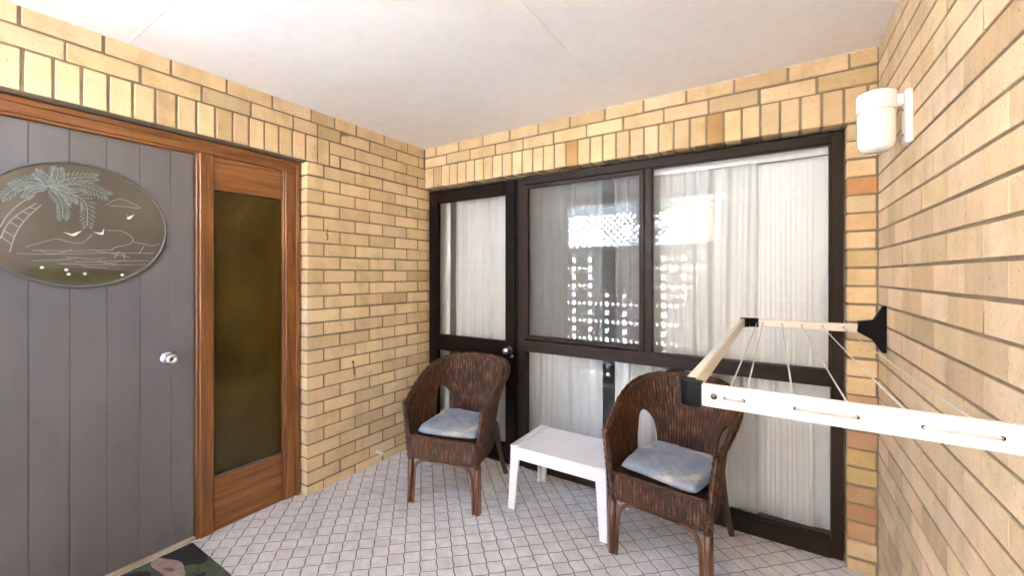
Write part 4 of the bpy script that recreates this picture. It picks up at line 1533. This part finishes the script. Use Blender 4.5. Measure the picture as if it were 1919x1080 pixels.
# ------------------------------------------------------------------ added reflector house, and trees outside
nb = tag(empty('reflector_house', (0, -6.6, 0)), 'pale rendered house added across the yard to bounce sunlight into the porch', 'house')
box('wall', (-9, -6, -0.06), (9, 0, 3.4), 'render_paint', nb)  # added sunlit face, a large soft reflector for the porch
MB().add([(-9.5, -6.5, 3.4), (9.5, -6.5, 3.4), (9.5, 0.5, 3.4), (-9.5, 0.5, 3.4), (-7, -3, 5.4), (7, -3, 5.4)], [(0, 1, 5, 4), (1, 2, 5), (2, 3, 4, 5), (3, 0, 4), (0, 3, 2, 1)]).obj('roof', 'roof_tile', nb)
for x in (-5, -1.2, 3.2):
    f = box('window', (x, -0.02, 1.0), (x + 1.5, 0.03, 2.1), 'white_metal', nb)
    box('pane', (x + 0.06, 0.0305, 1.06), (x + 1.44, 0.036, 2.04), 'black_plastic', f)
def tree(name, loc, h, rx, seed, label):
    rnd = random.Random(seed)
    t = tag(empty(name, loc), label, 'tree', 'garden trees')
    P = catmull([(0, 0, -0.06), (0.05, 0.03, h * 0.25), (-0.06, 0.05, h * 0.5), (0.04, -0.02, h * 0.85)], 6)
    MB().tube(P, [0.13 - 0.1 * i / (len(P) - 1) for i in range(len(P))], 9).obj('trunk', 'bark', t, True)
    vs, fs = [], []
    cl = []
    br = MB()
    for c in range(26):
        th = rnd.uniform(0, 2 * PI); rr = rx * rnd.uniform(0.2, 0.95); zz = h * rnd.uniform(0.50, 1.0)
        ctr = Vector((rr * math.cos(th), rr * math.sin(th), zz))
        br.tube([(0, 0, zz * 0.7), tuple(ctr * 0.6 + Vector((0, 0, zz * 0.33))), tuple(ctr)], [0.03, 0.02, 0.008], 5)
        for q in range(75):
            p = ctr + Vector((rnd.gauss(0, .3), rnd.gauss(0, .3), rnd.gauss(0, .22))) * rx * 0.7
            a = rnd.uniform(0, 2 * PI); L = rnd.uniform(0.05, 0.1)
            d = Vector((math.cos(a), math.sin(a), rnd.uniform(-.7, .4))).normalized()
            s_ = d.cross(Vector((rnd.gauss(0, 1), rnd.gauss(0, 1), 1))).normalized() * L * .3
            o_ = len(vs)
            vs += [p - d * L, p + s_, p + d * L, p - s_]
            fs.append((o_, o_ + 1, o_ + 2, o_ + 3))
    br.obj('branches', 'bark', t, True)
    MB().add(vs, fs).obj('crown', 'leaf', t, fix=False)
tree('garden_tree', (0.55, -4.9, 0), 4.2, 0.40, 5, 'leafy garden tree just beyond the lattice, seen as a dark reflection')
tree('garden_tree', (-2.6, -5.4, 0), 3.4, 0.8, 9, 'smaller bushy garden tree further left in the yard')

# ------------------------------------------------------------------ the person taking the picture, seen in the glass
def person():
    joints = {  # name: (x, y, z, radius)
        'pel': (0, 0, 0.86, .135), 'wai': (0, 0.01, 1.00, .12), 'che': (0, 0.0, 1.18, .135), 'nec': (0, 0.0, 1.34, .055), 'hea': (0, 0.02, 1.41, .07), 'top': (0, 0.03, 1.50, .075),
        'hl': (-.09, 0, 0.82, .085), 'kl': (-.10, 0.02, .45, .058), 'al': (-.105, -0.02, .07, .042), 'tl': (-.12, .12, .035, .034),
        'hr': (.09, 0, 0.82, .085), 'kr': (.10, 0.02, .45, .058), 'ar': (.105, -0.02, .07, .042), 'tr': (.12, .12, .035, .034),
        'sl': (-.175, 0, 1.27, .058), 'el': (-.215, .08, 1.05, .043), 'wl': (-.09, .27, 1.27, .028),
        'sr': (.175, 0, 1.27, .058), 'er': (.215, .08, 1.05, .043), 'wr': (.09, .27, 1.27, .028)}
    links = ['pel wai', 'wai che', 'che nec', 'nec hea', 'hea top', 'pel hl', 'hl kl', 'kl al', 'al tl', 'pel hr', 'hr kr', 'kr ar', 'ar tr', 'che sl', 'sl el', 'el wl', 'che sr', 'sr er', 'er wr']
    for sg, s_ in ((-1, 'l'), (1, 'r')):
        joints['p' + s_] = (sg * .075, .335, 1.315, .024)
        links.append('w%s p%s' % (s_, s_))
        for k in range(4):
            z = 1.345 - .019 * k
            joints['f%d%s' % (k, s_)] = (sg * .066, .365 + .004 * (k % 2), z, .0095)
            joints['g%d%s' % (k, s_)] = (sg * (.040 - .003 * k), .385, z + .004, .0085)
            links += ['p%s f%d%s' % (s_, k, s_), 'f%d%s g%d%s' % (k, s_, k, s_)]
        joints['t' + s_ + 'h'] = (sg * .052, .325, 1.345, .010)
        joints['u' + s_ + 'h'] = (sg * .035, .345, 1.352, .0085)
        links += ['p%s t%sh' % (s_, s_), 't%sh u%sh' % (s_, s_)]
    names = list(joints)
    me = bpy.data.meshes.new('body')
    me.from_pydata([joints[n_][:3] for n_ in names], [tuple(names.index(q) for q in l_.split()) for l_ in links], [])
    t = tag(empty('person', (2.58, -2.97, 0.0)), 'person in dark clothes holding up a camera, faintly mirrored in the window', 'person')
    o = link('body', me, t)
    md = o.modifiers.new('skin', 'SKIN')
    sk = me.skin_vertices[0].data if me.skin_vertices else None
    if sk is None:
        bm = bmesh.new(); bm.from_mesh(me); bm.verts.layers.skin.verify(); bm.to_mesh(me); bm.free()
        sk = me.skin_vertices[0].data
    for i, n_ in enumerate(names):
        r = joints[n_][3]
        sk[i].radius = (r, r * (0.72 if n_ in ('pel', 'wai', 'che') else 1))
        sk[i].use_root = n_ == 'pel'
    o.modifiers.new('sub', 'SUBSURF').render_levels = 2
    o.modifiers['sub'].levels = 2
    dg = bpy.context.evaluated_depsgraph_get()
    ev = bpy.data.meshes.new_from_object(o.evaluated_get(dg))
    o.modifiers.clear()
    o.data = ev
    ev.materials.clear()
    for m_ in ('skin', 'shirt', 'trousers', 'black_rubber'):
        ev.materials.append(MAT[m_])
    for p in ev.polygons:
        c = p.center
        p.use_smooth = True
        if c.z < 0.075: p.material_index = 3
        elif c.z < 0.93: p.material_index = 2
        elif c.y > 0.16 or c.z > 1.345: p.material_index = 0
        else: p.material_index = 1
    def ellip(nm, ctr, r, mat, keep=lambda v: True):
        vs, fs = [], []
        n1, n2 = 16, 12
        for i in range(n2 + 1):
            for j in range(n1):
                a, b = PI * i / n2, 2 * PI * j / n1
                vs.append((ctr[0] + r[0] * math.sin(a) * math.cos(b), ctr[1] + r[1] * math.sin(a) * math.sin(b), ctr[2] + r[2] * math.cos(a)))
        for i in range(n2):
            for j in range(n1):
                q = (i * n1 + j, i * n1 + (j + 1) % n1, (i + 1) * n1 + (j + 1) % n1, (i + 1) * n1 + j)
                if keep(sum((Vector(vs[k]) for k in q), Vector()) / 4):
                    fs.append(q)
        return MB().add(vs, fs).obj(nm, mat, t, True, fix=False)
    ellip('hair', (0, 0.018, 1.482), (.083, .098, .100), 'hair', lambda v: v.y < 0.015 or v.z > 1.548)
    ellip('nose', (0, 0.105, 1.452), (.013, .018, .020), 'skin')
    for sg in (-1, 1):
        ellip('ear', (sg * .080, .022, 1.455), (.010, .020, .030), 'skin')
        ellip('eye', (sg * .030, .092, 1.475), (.011, .008, .008), 'hair')
    ellip('mouth', (0, .094, 1.418), (.022, .008, .006), 'mat_terracotta')
    k = tag(empty('camera_body', (2.58, -2.97, 0)), 'small black camera held at chin height, faintly mirrored in the window', 'camera')
    box('housing', (-.058, .340, 1.275), (.058, .380, 1.355), 'black_plastic', k, 0.004)
    MB().lathe([(0.0, .380), (.030, .380), (.030, .412), (.025, .416), (0.0, .414)], 24, (0, 0, 1.312), 'y').obj('lens', 'black_plastic', k, True)
person()
